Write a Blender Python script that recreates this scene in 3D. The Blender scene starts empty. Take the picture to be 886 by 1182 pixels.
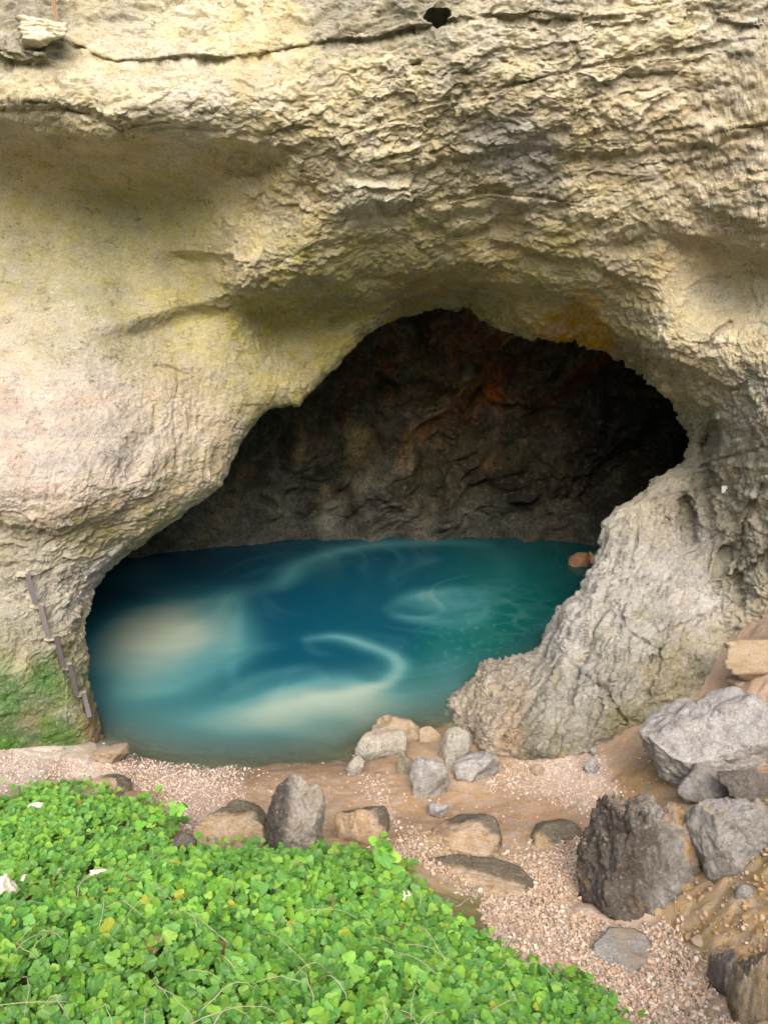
import bpy, math, random
import numpy as np
from mathutils import Vector, Matrix, Euler

rng = np.random.default_rng(7)
random.seed(7)
C = bpy.context.scene.collection
R = math.radians

# ------------------------------------------------------------------ camera
PW, PH = 886.0, 1182.0          # pixel frame used for measuring the place
F = 893.0                        # focal length in those pixels
CAMZ = 5.5
PITCH = R(17.0)
CP, SP = math.cos(PITCH), math.sin(PITCH)
CAM = np.array([0.0, 0.0, CAMZ])

def rays(px, py):
    px = np.asarray(px, float); py = np.asarray(py, float)
    x = (px - PW/2)/F; u = (PH/2 - py)/F
    return np.stack([x, CP + u*SP, -SP + u*CP], -1)

def at_y(px, py, Y):
    d = rays(px, py)
    t = np.asarray(Y, float)/d[..., 1]
    return CAM + d*t[..., None]

def at_z(px, py, z):
    d = rays(px, py)
    t = (np.asarray(z, float) - CAMZ)/d[..., 2]
    return CAM + d*t[..., None]

def project(P):
    P = np.asarray(P, float)
    q = P - CAM
    dep = q[..., 1]*CP - q[..., 2]*SP
    up = q[..., 1]*SP + q[..., 2]*CP
    dep_s = np.where(dep > 0.05, dep, 0.05)
    return PW/2 + F*q[..., 0]/dep_s, PH/2 - F*up/dep_s, dep

# ------------------------------------------------------------------ noise
def _hash(ix, iy, iz, seed):
    h = (ix*374761393 + iy*668265263 + iz*2147483647 + seed*1274126177).astype(np.int64)
    h = (h ^ (h >> 13))*1274126177 & 0xFFFFFFFF
    h = (h ^ (h >> 16))*2246822519 & 0xFFFFFFFF
    h = h ^ (h >> 15)
    return h & 0xFFFFFFFF

_G = rng.normal(size=(256, 3)); _G /= np.linalg.norm(_G, axis=1)[:, None]
_G = _G.astype(np.float32)

def pnoise(p, seed=0):
    p = np.asarray(p, np.float32)
    i = np.floor(p).astype(np.int64); f = p - i
    w = f*f*f*(f*(f*6 - 15) + 10)
    out = np.zeros(p.shape[0], np.float32)
    for dx in (0, 1):
        wx = w[:, 0] if dx else 1 - w[:, 0]
        for dy in (0, 1):
            wy = wx*(w[:, 1] if dy else 1 - w[:, 1])
            for dz in (0, 1):
                wz = wy*(w[:, 2] if dz else 1 - w[:, 2])
                g = _G[_hash(i[:, 0]+dx, i[:, 1]+dy, i[:, 2]+dz, seed) & 255]
                out += wz*(g[:, 0]*(f[:, 0]-dx) + g[:, 1]*(f[:, 1]-dy) + g[:, 2]*(f[:, 2]-dz))
    return out*1.5

def fbm(p, o=4, seed=0, lac=2.03, gain=0.5):
    s = 0; a = 1.0; tot = 0
    p = np.asarray(p, np.float32)
    for k in range(o):
        s = s + a*pnoise(p, seed + k*17); tot += a
        p = p*lac + 3.7; a *= gain
    return s/tot

def ridged(p, o=4, seed=0, lac=2.05, gain=0.5):
    s = 0; a = 1.0; tot = 0
    p = np.asarray(p, np.float32)
    for k in range(o):
        s = s + a*(1 - 2*np.abs(pnoise(p, seed + k*13))); tot += a
        p = p*lac + 1.3; a *= gain
    return s/tot

def chips(p, seed=0, tilt=0.6):
    """angular fractured blocks: every cell of a jittered lattice is its own tilted plane"""
    p = np.asarray(p, np.float32)
    i = np.floor(p).astype(np.int64); f = (p - i).astype(np.float32)
    n = p.shape[0]
    best = np.full(n, 9e9, np.float32); second = best.copy()
    val = np.zeros(n, np.float32)
    for dx in (-1, 0, 1):
        for dy in (-1, 0, 1):
            for dz in (-1, 0, 1):
                h = _hash(i[:, 0]+dx, i[:, 1]+dy, i[:, 2]+dz, seed)
                jx = (h & 255)/255.0; jy = ((h >> 8) & 255)/255.0; jz = ((h >> 16) & 255)/255.0
                rx = dx + jx.astype(np.float32) - f[:, 0]
                ry = dy + jy.astype(np.float32) - f[:, 1]
                rz = dz + jz.astype(np.float32) - f[:, 2]
                d = rx*rx + ry*ry + rz*rz
                g = _G[(h >> 5) & 255]
                v = ((h >> 20) & 255)/255.0 - 0.5 + tilt*(g[:, 0]*rx + g[:, 1]*ry + g[:, 2]*rz)
                m = d < best
                second = np.where(m, best, np.minimum(second, d))
                val = np.where(m, v, val); best = np.where(m, d, best)
    edge = np.sqrt(second) - np.sqrt(best)
    return val.astype(np.float32), edge

def facets(p, seed=0, tilt=0.8, k=0.8):
    """continuous upper envelope of tilted planes, one per jittered cell: blocky relief with V grooves"""
    p = np.asarray(p, np.float32)
    i = np.floor(p).astype(np.int64); f = (p - i).astype(np.float32)
    best = np.full(p.shape[0], -9e9, np.float32)
    for dx in (-1, 0, 1):
        for dy in (-1, 0, 1):
            for dz in (-1, 0, 1):
                h = _hash(i[:, 0]+dx, i[:, 1]+dy, i[:, 2]+dz, seed)
                rx = f[:, 0] - dx - ((h & 255)/255.0).astype(np.float32)
                ry = f[:, 1] - dy - (((h >> 8) & 255)/255.0).astype(np.float32)
                rz = f[:, 2] - dz - (((h >> 16) & 255)/255.0).astype(np.float32)
                g = _G[(h >> 5) & 255]
                v = (((h >> 20) & 255)/255.0 - 0.5)*.7 + tilt*(g[:, 0]*rx + g[:, 1]*ry + g[:, 2]*rz) - k*(rx*rx + ry*ry + rz*rz)
                best = np.maximum(best, v)
    return best - 0.2

def sstep(a, b, x):
    t = np.clip((x - a)/(b - a), 0, 1)
    return t*t*(3 - 2*t)

# ------------------------------------------------------------------ interpolation
def tps_fit(X, v, smooth=0.0):
    X = np.asarray(X, float); v = np.asarray(v, float); n = len(X)
    d = np.linalg.norm(X[:, None] - X[None], axis=-1)
    K = np.where(d > 0, d*d*np.log(d + 1e-12), 0) + smooth*np.eye(n)
    P = np.c_[np.ones(n), X]
    A = np.block([[K, P], [P.T, np.zeros((3, 3))]])
    return X, np.linalg.solve(A, np.r_[v, np.zeros(3)])

def tps_eval(m, Q):
    X, w = m; Q = np.asarray(Q, float); out = np.empty(len(Q))
    for s in range(0, len(Q), 60000):
        q = Q[s:s+60000]
        d = np.sqrt(((q[:, None] - X[None])**2).sum(-1))
        out[s:s+60000] = (d*d*np.log(d + 1e-12)) @ w[:-3] + w[-3] + q @ w[-2:]
    return out

def idw(X, V, Q, p=3.0, soft=25.0):
    X = np.asarray(X, float); V = np.asarray(V, float)
    out = np.empty((len(Q), V.shape[1]))
    for s in range(0, len(Q), 60000):
        q = Q[s:s+60000]
        d2 = ((q[:, None] - X[None])**2).sum(-1) + soft*soft
        w = d2**(-p/2); w /= w.sum(1)[:, None]
        out[s:s+60000] = w @ V
    return out

def poly_y(pts, x):
    pts = np.asarray(pts, float)
    return np.interp(x, pts[:, 0], pts[:, 1])

def in_poly(px, py, poly):
    inside = np.zeros(px.shape, bool); n = len(poly); j = n - 1
    for i in range(n):
        xi, yi = poly[i]; xj, yj = poly[j]
        c = ((yi > py) != (yj > py)) & (px < (xj - xi)*(py - yi)/(yj - yi + 1e-9) + xi)
        inside ^= c; j = i
    return inside

def seg_dist(Q, pts):
    """distance from Q (n,2) to a polyline"""
    pts = np.asarray(pts, float); best = np.full(len(Q), 1e9)
    for a, b in zip(pts[:-1], pts[1:]):
        ab = b - a
        t = np.clip(((Q - a) @ ab)/(ab @ ab + 1e-12), 0, 1)
        best = np.minimum(best, np.linalg.norm(Q - a - t[:, None]*ab, axis=1))
    return best

# ------------------------------------------------------------------ mesh helpers
def quick_mesh(name, V, Fc, mat=None, parent=None, smooth=True, attrs=None):
    V = np.asarray(V, np.float32); Fc = np.asarray(Fc, np.int32)
    me = bpy.data.meshes.new(name)
    n, k = Fc.shape
    me.vertices.add(len(V)); me.vertices.foreach_set('co', V.ravel())
    me.loops.add(n*k); me.loops.foreach_set('vertex_index', Fc.ravel())
    me.polygons.add(n)
    me.polygons.foreach_set('loop_start', np.arange(0, n*k, k, dtype=np.int32))
    me.polygons.foreach_set('loop_total', np.full(n, k, np.int32))
    me.polygons.foreach_set('use_smooth', np.full(n, smooth, bool))
    for an, arr in (attrs or {}).items():
        arr = np.asarray(arr, np.float32)
        if arr.ndim == 2:
            if arr.shape[1] == 3:
                arr = np.c_[arr, np.ones(len(arr), np.float32)]
            a = me.attributes.new(an, 'FLOAT_COLOR', 'POINT'); a.data.foreach_set('color', arr.ravel().astype(np.float32))
        else:
            a = me.attributes.new(an, 'FLOAT', 'POINT'); a.data.foreach_set('value', arr)
    me.update(calc_edges=True)
    o = bpy.data.objects.new(name, me); C.objects.link(o)
    if mat: me.materials.append(mat)
    if parent: o.parent = parent
    return o

def grid_faces(ni, nj, mask=None):
    a = np.arange(ni*nj).reshape(ni, nj)
    f = np.stack([a[:-1, :-1], a[1:, :-1], a[1:, 1:], a[:-1, 1:]], -1).reshape(-1, 4)
    if mask is not None:
        f = f[mask.ravel()[f].all(1)]
    return f

def grid_normals(P):
    du = np.gradient(P, axis=0); dv = np.gradient(P, axis=1)
    n = np.cross(du, dv); n /= np.linalg.norm(n, axis=-1)[..., None] + 1e-12
    return n

def thing(o, label, cat, group=None):
    o['label'] = label; o['category'] = cat
    if group: o['group'] = group
    return o

def empty(name, loc):
    o = bpy.data.objects.new(name, None); C.objects.link(o); o.location = loc
    o.empty_display_size = 0.1
    return o

# ------------------------------------------------------------------ materials
def new_mat(name):
    m = bpy.data.materials.new(name); m.use_nodes = True
    nt = m.node_tree; nt.nodes.clear()
    out = nt.nodes.new('ShaderNodeOutputMaterial')
    return m, nt, out

def N(nt, typ, **kw):
    n = nt.nodes.new(typ)
    for k, v in kw.items():
        if k.startswith('i_'):
            n.inputs[k[2:].replace('_', ' ')].default_value = v
        else:
            setattr(n, k, v)
    return n

def ramp(nt, fac, stops):
    r = nt.nodes.new('ShaderNodeValToRGB')
    e = r.color_ramp.elements
    while len(e) < len(stops): e.new(0.5)
    for el, (p, c) in zip(e, stops):
        el.position = p; el.color = (c, c, c, 1) if not hasattr(c, '__len__') else (*c, 1)
    nt.links.new(fac, r.inputs[0])
    return r.outputs[0]

def mixc(nt, fac, a, b, mode='MIX'):
    m = nt.nodes.new('ShaderNodeMix'); m.data_type = 'RGBA'; m.blend_type = mode
    for s, v in ((m.inputs[0], fac), (m.inputs[6], a), (m.inputs[7], b)):
        if isinstance(v, (int, float)): s.default_value = v
        elif isinstance(v, tuple): s.default_value = (*v, 1)
        else: nt.links.new(v, s)
    return m.outputs[2]

def noise_tex(nt, coord, scale, detail=6, rough=0.6, stretch=None, dist=0.0):
    n = N(nt, 'ShaderNodeTexNoise'); n.inputs['Scale'].default_value = scale
    n.inputs['Detail'].default_value = detail; n.inputs['Roughness'].default_value = rough
    n.inputs['Distortion'].default_value = dist
    if stretch:
        mp = N(nt, 'ShaderNodeMapping'); mp.inputs['Scale'].default_value = stretch
        nt.links.new(coord, mp.inputs[0]); coord = mp.outputs[0]
    nt.links.new(coord, n.inputs['Vector'])
    return n.outputs['Fac']

def rock_mat(name, base=None, dark=(0.10, 0.09, 0.07), light=(0.62, 0.57, 0.48), spots=0.5, bump=0.5,
             scale=1.0, stretch=(1, 1, 1), rough=0.88, attr="pigment", bump_dist=0.03, dust=None, dust_amt=.8, dust_lo=.45, crack=.75):
    m, nt, out = new_mat(name); L = nt.links.new
    b = N(nt, 'ShaderNodeBsdfPrincipled')
    tc = N(nt, 'ShaderNodeTexCoord').outputs['Object']
    if base is None:
        at = N(nt, 'ShaderNodeAttribute'); at.attribute_name = attr
        col = at.outputs['Color']
    else:
        rgb = N(nt, 'ShaderNodeRGB'); rgb.outputs[0].default_value = (*base, 1); col = rgb.outputs[0]
    big = noise_tex(nt, tc, 1.7*scale, 5, 0.6, stretch)
    fine = noise_tex(nt, tc, 14*scale, 8, 0.7, stretch)
    grain = noise_tex(nt, tc, 70*scale, 4, 0.7)
    col = mixc(nt, ramp(nt, big, [(0.42, 0.0), (0.72, spots*0.55)]), col, dark)
    col = mixc(nt, ramp(nt, fine, [(0.53, 0.0), (0.70, spots*0.75)]), col, dark)
    col = mixc(nt, ramp(nt, fine, [(0.30, spots*0.7), (0.46, 0.0)]), col, light)
    col = mixc(nt, 0.55, col, mixc(nt, ramp(nt, grain, [(0.3, 0.35), (0.7, 0.65)]), col, (1, 1, 1), 'OVERLAY'))
    pitn = noise_tex(nt, tc, 36*scale, 5, 0.65, stretch)
    col = mixc(nt, ramp(nt, pitn, [(0.56, 0.0), (0.66, spots*1.1)]), col, dark)
    ln1 = ramp(nt, noise_tex(nt, tc, 4.5*scale, 4, 0.55, stretch, .6), [(0.488, 0.0), (0.50, 1.0), (0.512, 0.0)])
    ln2 = ramp(nt, noise_tex(nt, tc, 3.1*scale, 4, 0.6), [(0.50, 0.0), (0.60, 1.0)])
    lm = N(nt, 'ShaderNodeMath', operation='MULTIPLY'); L(ln1, lm.inputs[0]); L(ln2, lm.inputs[1])
    lm2 = N(nt, 'ShaderNodeMath', operation='MULTIPLY'); L(lm.outputs[0], lm2.inputs[0]); lm2.inputs[1].default_value = crack
    col = mixc(nt, lm2.outputs[0], col, tuple(c_*.6 for c_ in dark))
    hue = noise_tex(nt, tc, 3.3*scale, 3, 0.5)
    hv = N(nt, 'ShaderNodeHueSaturation')
    L(col, hv.inputs['Color']); 
    mr = N(nt, 'ShaderNodeMapRange'); mr.inputs[3].default_value = 0.75; mr.inputs[4].default_value = 1.3
    mr.inputs[1].default_value = 0.3; mr.inputs[2].default_value = 0.7
    L(hue, mr.inputs[0]); L(mr.outputs[0], hv.inputs['Saturation'])
    fin = hv.outputs[0]
    if dust:                                   # sand and silt lying on the upward faces
        gm = N(nt, 'ShaderNodeNewGeometry'); sx = N(nt, 'ShaderNodeSeparateXYZ'); L(gm.outputs['Normal'], sx.inputs[0])
        du = N(nt, 'ShaderNodeMath', operation='MULTIPLY_ADD'); du.inputs[1].default_value = .9; L(big, du.inputs[0]); L(sx.outputs[2], du.inputs[2])
        du2 = N(nt, 'ShaderNodeMath', operation='MULTIPLY_ADD'); du2.inputs[1].default_value = .9; L(fine, du2.inputs[0]); L(du.outputs[0], du2.inputs[2])
        m2 = N(nt, 'ShaderNodeMapRange'); m2.inputs[1].default_value = dust_lo+.90; m2.inputs[2].default_value = dust_lo+1.12; m2.inputs[3].default_value = 0; m2.inputs[4].default_value = dust_amt
        L(du2.outputs[0], m2.inputs[0]); fin = mixc(nt, m2.outputs[0], fin, dust)
    L(fin, b.inputs['Base Color'])
    b.inputs['Roughness'].default_value = rough
    b.inputs['Specular IOR Level'].default_value = 0.25
    vor = N(nt, 'ShaderNodeTexVoronoi'); vor.feature = 'DISTANCE_TO_EDGE'; vor.inputs['Scale'].default_value = 9*scale
    mp = N(nt, 'ShaderNodeMapping'); mp.inputs['Scale'].default_value = stretch
    wv = N(nt, 'ShaderNodeTexNoise'); wv.inputs['Scale'].default_value = 4*scale; wv.inputs['Detail'].default_value = 4
    L(tc, wv.inputs['Vector'])
    va = N(nt, 'ShaderNodeVectorMath', operation='MULTIPLY_ADD'); va.inputs[1].default_value = (0.35, 0.35, 0.35)
    L(wv.outputs['Color'], va.inputs[0]); L(tc, va.inputs[2]); L(va.outputs[0], mp.inputs[0]); L(mp.outputs[0], vor.inputs['Vector'])
    h1 = ramp(nt, vor.outputs['Distance'], [(0.0, 0.0), (0.06, 1.0)])
    ad = N(nt, 'ShaderNodeMath', operation='MULTIPLY_ADD'); ad.inputs[1].default_value = 0.05
    L(h1, ad.inputs[0]); L(fine, ad.inputs[2])
    ad2 = N(nt, 'ShaderNodeMath', operation='MULTIPLY_ADD'); ad2.inputs[1].default_value = 0.45
    L(grain, ad2.inputs[0]); L(ad.outputs[0], ad2.inputs[2])
    bp = N(nt, 'ShaderNodeBump'); bp.inputs['Strength'].default_value = bump; bp.inputs['Distance'].default_value = bump_dist/scale
    ad3 = N(nt, 'ShaderNodeMath', operation='MULTIPLY_ADD'); ad3.inputs[1].default_value = -.5
    L(lm2.outputs[0], ad3.inputs[0]); L(ad2.outputs[0], ad3.inputs[2])
    ad4 = N(nt, 'ShaderNodeMath', operation='MULTIPLY_ADD'); ad4.inputs[1].default_value = -.5
    L(pitn, ad4.inputs[0]); L(ad3.outputs[0], ad4.inputs[2])
    L(ad4.outputs[0], bp.inputs['Height']); L(bp.outputs[0], b.inputs['Normal'])
    L(b.outputs[0], out.inputs[0])
    return m

# ================================================================== TERRAIN HEIGHTS
# (px, py, z) measured spots, then far ones given straight in metres
gp = [(0, 868, .38), (60, 876, .28), (125, 866, .12), (160, 872, .0), (220, 883, .0), (270, 887, .0), (330, 883, .0), (400, 873, .0),
      (430, 858, .02), (480, 842, .0), (520, 838, .0), (70, 900, .42), (0, 905, .7), (220, 905, .15), (300, 905, .15), (380, 900, .16),
      (100, 940, 1.05), (0, 940, 1.15), (200, 950, .8), (290, 955, .6), (360, 960, .6), (420, 950, .45), (450, 900, .2), (500, 920, .25),
      (560, 880, .15), (600, 905, .25), (560, 950, .35), (640, 945, .4), (640, 895, .28), (700, 870, .42), (700, 905, .45), (760, 835, .65),
      (740, 920, .62), (800, 860, .9), (886, 870, 1.2), (886, 800, 1.35), (830, 800, 1.0), (886, 740, 1.7), (480, 960, .55), (450, 985, .85),
      (550, 995, .62), (620, 1000, .62), (600, 1045, .78), (660, 1060, .85), (540, 1060, 1.15), (620, 1110, 1.25), (700, 1110, 1.0), (760, 1150, 1.1),
      (740, 1182, 1.25), (830, 1170, 1.35), (886, 1182, 1.65), (800, 1060, 1.15), (850, 1030, 1.45), (886, 1000, 1.6), (886, 940, 1.5), (800, 940, .95),
      (300, 1000, 1.75), (150, 1000, 1.6), (0, 1000, 1.6), (0, 1060, 2.05), (200, 1080, 2.1), (400, 1060, 1.75), (0, 1182, 2.35), (250, 1182, 2.3), (450, 1182, 2.1), (600, 1182, 1.65),
      (230, 830, -.7), (350, 820, -.8), (300, 740, -2.6), (450, 720, -2.6), (470, 800, -.7), (560, 740, -1.2), (620, 690, -.8), (600, 650, -1.5),
      (200, 700, -2.5), (150, 780, -1.4), (660, 640, -.5)]
G = []; GZ = []
for px, py, z in gp:
    P = at_z(px, py, z); G.append(P[:2]); GZ.append(z)
for x, y, z in [(-9, 16, -2), (6, 18, -1), (0, 20, -2), (-9, 9, .5), (9, 9, 2.6), (-6, 4, 2.4), (7, 4, 2.6), (0, -0.5, 3.7), (-4, -0.5, 3.7), (4, -.5, 3.7),
                (-12, 0, 3.5), (12, 0, 4), (0, -8, 5), (-20, -20, 5), (20, -20, 5), (-30, 25, 2), (30, 25, 3), (-25, 5, 3), (25, 5, 4)]:
    G.append((x, y)); GZ.append(z)
GM = tps_fit(G, GZ, 0.002)

def ground_z(x, y, detail=True):
    x = np.asarray(x, float).ravel(); y = np.asarray(y, float).ravel()
    far = sstep(14, 26, np.hypot(x, y - 8))
    z = tps_eval(GM, np.c_[x, y])
    z = z*(1 - far) + 4.0*far
    z = z + 13*sstep(-3, -26, y) + 11*sstep(9, 34, np.abs(x))*sstep(14, 4, y)   # unseen slopes added behind the viewer and beside, to block low sky
    if detail:
        p = np.c_[x, y, np.zeros_like(x)]
        z = z + 0.06*fbm(p*1.3, 3, 5) + 0.030*fbm(p*4.5, 4, 9, gain=.6) + 0.008*fbm(p*22, 3, 11)
    return z

def hit_ground(px, py):
    d = rays(px, py); t = np.linspace(2.0, 14.0, 1600)
    P = CAM + d*t[:, None]
    g = ground_z(P[:, 0], P[:, 1], False)
    k = np.argmax(P[:, 2] <= g)
    if P[k, 2] > g[k]: k = len(t) - 1
    return P[k]

# ================================================================== CLIFF WITH CAVE MOUTH
CX, CY = 430.0, 650.0
outline = [(150, 915), (133, 880), (122, 855), (110, 810), (104, 770), (102, 730), (110, 695), (128, 662), (150, 642), (172, 628), (200, 604), (235, 580), (258, 562), (266, 540), (276, 515), (292, 492),
           (312, 473), (330, 470), (345, 470), (362, 452), (388, 425), (412, 400), (438, 380), (470, 366), (510, 356), (545, 352), (556, 368),
           (580, 380), (612, 387), (640, 390), (660, 388), (690, 398), (715, 410), (735, 428), (752, 440), (770, 462), (786, 476), (795, 498), (790, 530),
           (772, 548), (756, 556), (740, 558), (733, 574), (716, 584), (703, 588), (697, 606), (691, 640), (679, 660), (668, 682), (654, 692), (643, 700), (634, 718), (622, 748),
           (598, 755), (560, 763), (535, 783), (514, 804), (508, 838), (505, 870), (500, 930)]
ol = np.array(outline, float)
th = np.arctan2(-(ol[:, 1]-CY), ol[:, 0]-CX)
th = np.where(th < -2.0, th + 2*math.pi, th)       # from the left foot (about 220 deg) over the top to the right foot
rr = np.hypot(ol[:, 0]-CX, ol[:, 1]-CY)
o_ = np.argsort(th); th = th[o_]; rr = rr[o_]
# samples along the outline, evenly in arc length of a mean circle
NT = 1800
TH = np.linspace(th[0], th[-1], NT)
RO = np.interp(TH, th, rr)
RO = RO + 5*fbm(np.c_[TH*14, TH*0, TH*0], 5, 31, gain=0.62)*np.clip(1.2-0*TH, 0, 1)
kern = np.exp(-0.5*(np.arange(-4, 5)/1.3)**2); kern /= kern.sum()
RO = np.convolve(np.pad(RO, 4, 'edge'), kern, 'valid')
# outer limit (a wide rectangle, far outside the frame)
XL, XR, YT, YB = -650., 1550., -800., 1150.
c, s = np.cos(TH), -np.sin(TH)
with np.errstate(divide='ignore'):
    tx = np.where(c > 0, (XR-CX)/c, (XL-CX)/c); ty = np.where(s > 0, (YB-CY)/s, (YT-CY)/s)
ROUT = np.minimum(np.abs(tx), np.abs(ty))
NI, NF, NO = 34, 460, 40
# frame limit
tx2 = np.where(c > 0, (940-CX)/c, (-60-CX)/c); ty2 = np.where(s > 0, (1000-CY)/s, (-70-CY)/s)
RFR = np.maximum(np.minimum(np.abs(tx2), np.abs(ty2)), RO + 40)
# smooth the frame radius so corners do not crease
RFR = np.convolve(np.pad(RFR, 15, 'edge'), np.ones(31)/31, 'valid')
RFR = np.maximum(RFR, RO + 40)
ROUT = np.maximum(ROUT, RFR + 100)
ti = (np.arange(NI)/(NI))                                   # 0 = deep inside, 1 = lip
uf = np.linspace(0, 1, NF)
uo = (np.linspace(0, 1, NO+1)[1:])**1.6
RAD = np.concatenate([RO[:, None] + 210*((1-ti)**1.25)[None], RO[:, None] + (RFR-RO)[:, None]*(uf**1.08)[None],
                      RFR[:, None] + (ROUT-RFR)[:, None]*uo[None]], 1)
PXg = CX + RAD*c[:, None]; PYg = CY + RAD*s[:, None]
NJ = RAD.shape[1]

cy_pts = [  # (px, py, distance) of the rock face
    (-200, 880, 7.3), (0, 870, 7.55), (60, 865, 7.9), (120, 860, 8.1), (30, 800, 7.8), (100, 790, 8.25), (0, 740, 7.9), (60, 720, 8.2), (108, 720, 8.75), (0, 650, 8.3), (70, 650, 8.5), (130, 660, 9.2),
    (0, 560, 8.25), (90, 570, 8.4), (150, 560, 8.8), (200, 600, 9.7), (250, 565, 10.0), (0, 480, 8.7), (100, 480, 8.85), (190, 490, 9.5), (270, 520, 10.2), (0, 390, 9.3), (110, 390, 9.4), (220, 410, 9.9), (330, 470, 10.6), (300, 420, 10.4),
    (0, 300, 9.8), (110, 290, 10.0), (220, 330, 10.2), (0, 220, 9.8), (110, 215, 9.9), (200, 220, 9.8), (0, 135, 8.7), (130, 150, 8.55), (250, 160, 8.75), (260, 240, 9.5), (285, 310, 9.35),
    (340, 325, 9.6), (330, 270, 9.3), (330, 380, 10.9), (400, 370, 11.2), (400, 330, 10.2), (412, 400, 11.3), (470, 366, 11.6), (545, 352, 11.7), (440, 225, 9.0), (420, 290, 9.7), (480, 320, 10.3),
    (0, 60, 8.7), (130, 60, 8.8), (130, 110, 8.4), (300, 110, 8.4), (300, 30, 8.8), (440, 60, 8.4), (450, 150, 8.6), (560, 90, 8.3), (560, 180, 8.75), (560, 260, 9.5), (560, 315, 10.1),
    (600, 386, 11.4), (690, 398, 11.2), (640, 340, 10.2), (650, 260, 9.3), (700, 180, 8.7), (700, 80, 8.3), (720, 330, 9.5), (770, 400, 9.3), (770, 470, 10.5), (795, 500, 10.9), (760, 300, 9.1), (800, 200, 8.6), (830, 330, 9.3),
    (840, 260, 8.6), (886, 270, 8.3), (886, 100, 8.1), (800, 30, 8.2), (886, 380, 8.7), (840, 420, 9.0), (880, 480, 8.6), (830, 500, 9.9), (850, 560, 9.1), (800, 600, 9.9), (795, 530, 10.6), (886, 600, 8.4), (840, 660, 8.9),
    (775, 548, 10.4), (740, 572, 10.2), (705, 596, 10.0), (740, 620, 9.6), (690, 640, 9.7), (662, 684, 9.3), (622, 750, 9.0), (680, 720, 8.6), (740, 700, 8.6), (572, 768, 9.0), (600, 800, 8.45), (530, 820, 8.7), (560, 850, 8.0), (600, 872, 7.65),
    (660, 800, 8.0), (660, 865, 7.6), (720, 780, 8.05), (720, 845, 7.75), (790, 790, 8.0), (800, 740, 8.35), (860, 740, 8.2), (886, 700, 8.15), (900, 760, 7.9),
    (1100, 300, 8.0), (1100, 600, 7.6), (1100, 0, 7.8), (1500, 300, 6.5), (1500, 800, 6.0), (-300, 200, 9.2), (-300, 500, 8.3), (-300, 0, 8.4), (-600, 300, 7.0), (-600, 800, 6.0), (100, -300, 9.2), (500, -300, 8.8), (900, -300, 8.6), (450, -750, 10.5), (-500, -700, 9), (1400, -700, 8.5),
    (500, 920, 8.7), (150, 915, 8.5), (-100, 1000, 7.6), (700, 1000, 8.2), (1000, 950, 7.6)]
cp_ = np.array(cy_pts, float)
CM = tps_fit(cp_[:, :2]/500., cp_[:, 2], 1e-4)

qx = PXg.ravel(); qy = PYg.ravel()
Qn = np.c_[qx, qy]
wob = 7*fbm(np.c_[qx/45, qy/45, 0*qx], 4, 3)                # ragged course of the ledges
Y = tps_eval(CM, np.clip(Qn, [-640, -790], [1540, 1140])/500.)
def ledge(pts, A, w, L, x0, x1, fade=40):
    global Y
    b = qy + wob - poly_y(pts, qx)
    win = sstep(x0, x0+fade, qx)*(1 - sstep(x1-fade, x1, qx))
    Y = Y + A*win*sstep(0, w, b)*np.exp(-np.clip(b, 0, None)/L)
ledge([(-300, 150), (0, 132), (60, 160), (130, 165), (210, 150), (290, 165), (360, 165)], .55, 26, 130, -400, 350, 60)
ledge([(0, 122), (70, 120), (110, 130), (150, 150), (200, 138), (260, 150)], .12, 5, 14, -100, 270)
ledge([(100, 380), (200, 352), (265, 338), (330, 333), (400, 328), (460, 345)], .42, 26, 90, 60, 480, 150)
ledge([(220, 290), (265, 292), (300, 330)], .25, 14, 60, 180, 290)
ledge([(470, 335), (550, 322), (620, 326), (680, 352), (740, 398), (775, 412), (820, 420)], .45, 20, 90, 450, 820)
ledge([(-300, 600), (0, 606), (60, 612), (100, 600), (160, 572)], .10, 12, 50, -400, 170)
ledge([(0, 50), (50, 45), (100, 52), (135, 66), (270, 62), (330, 52), (443, 38), (520, 24), (560, 18)], .14, 5, 9, 60, 560)
ledge([(500, 8), (560, 22), (620, 14), (700, 26), (800, 22), (886, 30)], .05, 4, 10, 560, 960)
ledge([(330, 225), (400, 236), (480, 232), (520, 240), (620, 235), (700, 240)], .16, 8, 40, 380, 640)
ledge([(400, 180), (480, 190), (600, 165), (700, 178), (886, 150)], .12, 8, 30, 420, 900)
ledge([(690, 275), (760, 252), (830, 280), (886, 290), (1000, 300)], .26, 26, 70, 680, 1100)
ledge([(560, 275), (620, 290), (680, 300), (740, 330)], .16, 10, 40, 540, 760)
ledge([(480, 250), (540, 262), (600, 250)], .2, 12, 40, 470, 620)
def groove(pts, A, wd):
    global Y
    d = seg_dist(np.c_[qx + .35*wob, qy + .55*wob], pts)
    Y = Y + A*np.exp(-(d/wd)**2)
groove([(380, 160), (420, 148), (480, 124), (560, 108), (640, 86), (720, 70), (800, 58), (870, 44)], .035, 1.4)
groove([(0, 118), (50, 118), (100, 132), (140, 150), (200, 138)], .05, 1.5)
groove([(560, 20), (640, 26), (720, 20)], .05, 1.6)
groove([(500, 238), (560, 222), (600, 226), (660, 232)], .05, 1.5)
groove([(815, 400), (830, 380), (842, 372)], .08, 2.0); groove([(880, 560), (860, 600), (848, 650), (852, 700)], .14, 3.0); groove([(886, 640), (850, 668), (825, 672)], .10, 2.4)
groove([(200, 408), (205, 440), (200, 480), (206, 540)], .03, 1.6)
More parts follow.
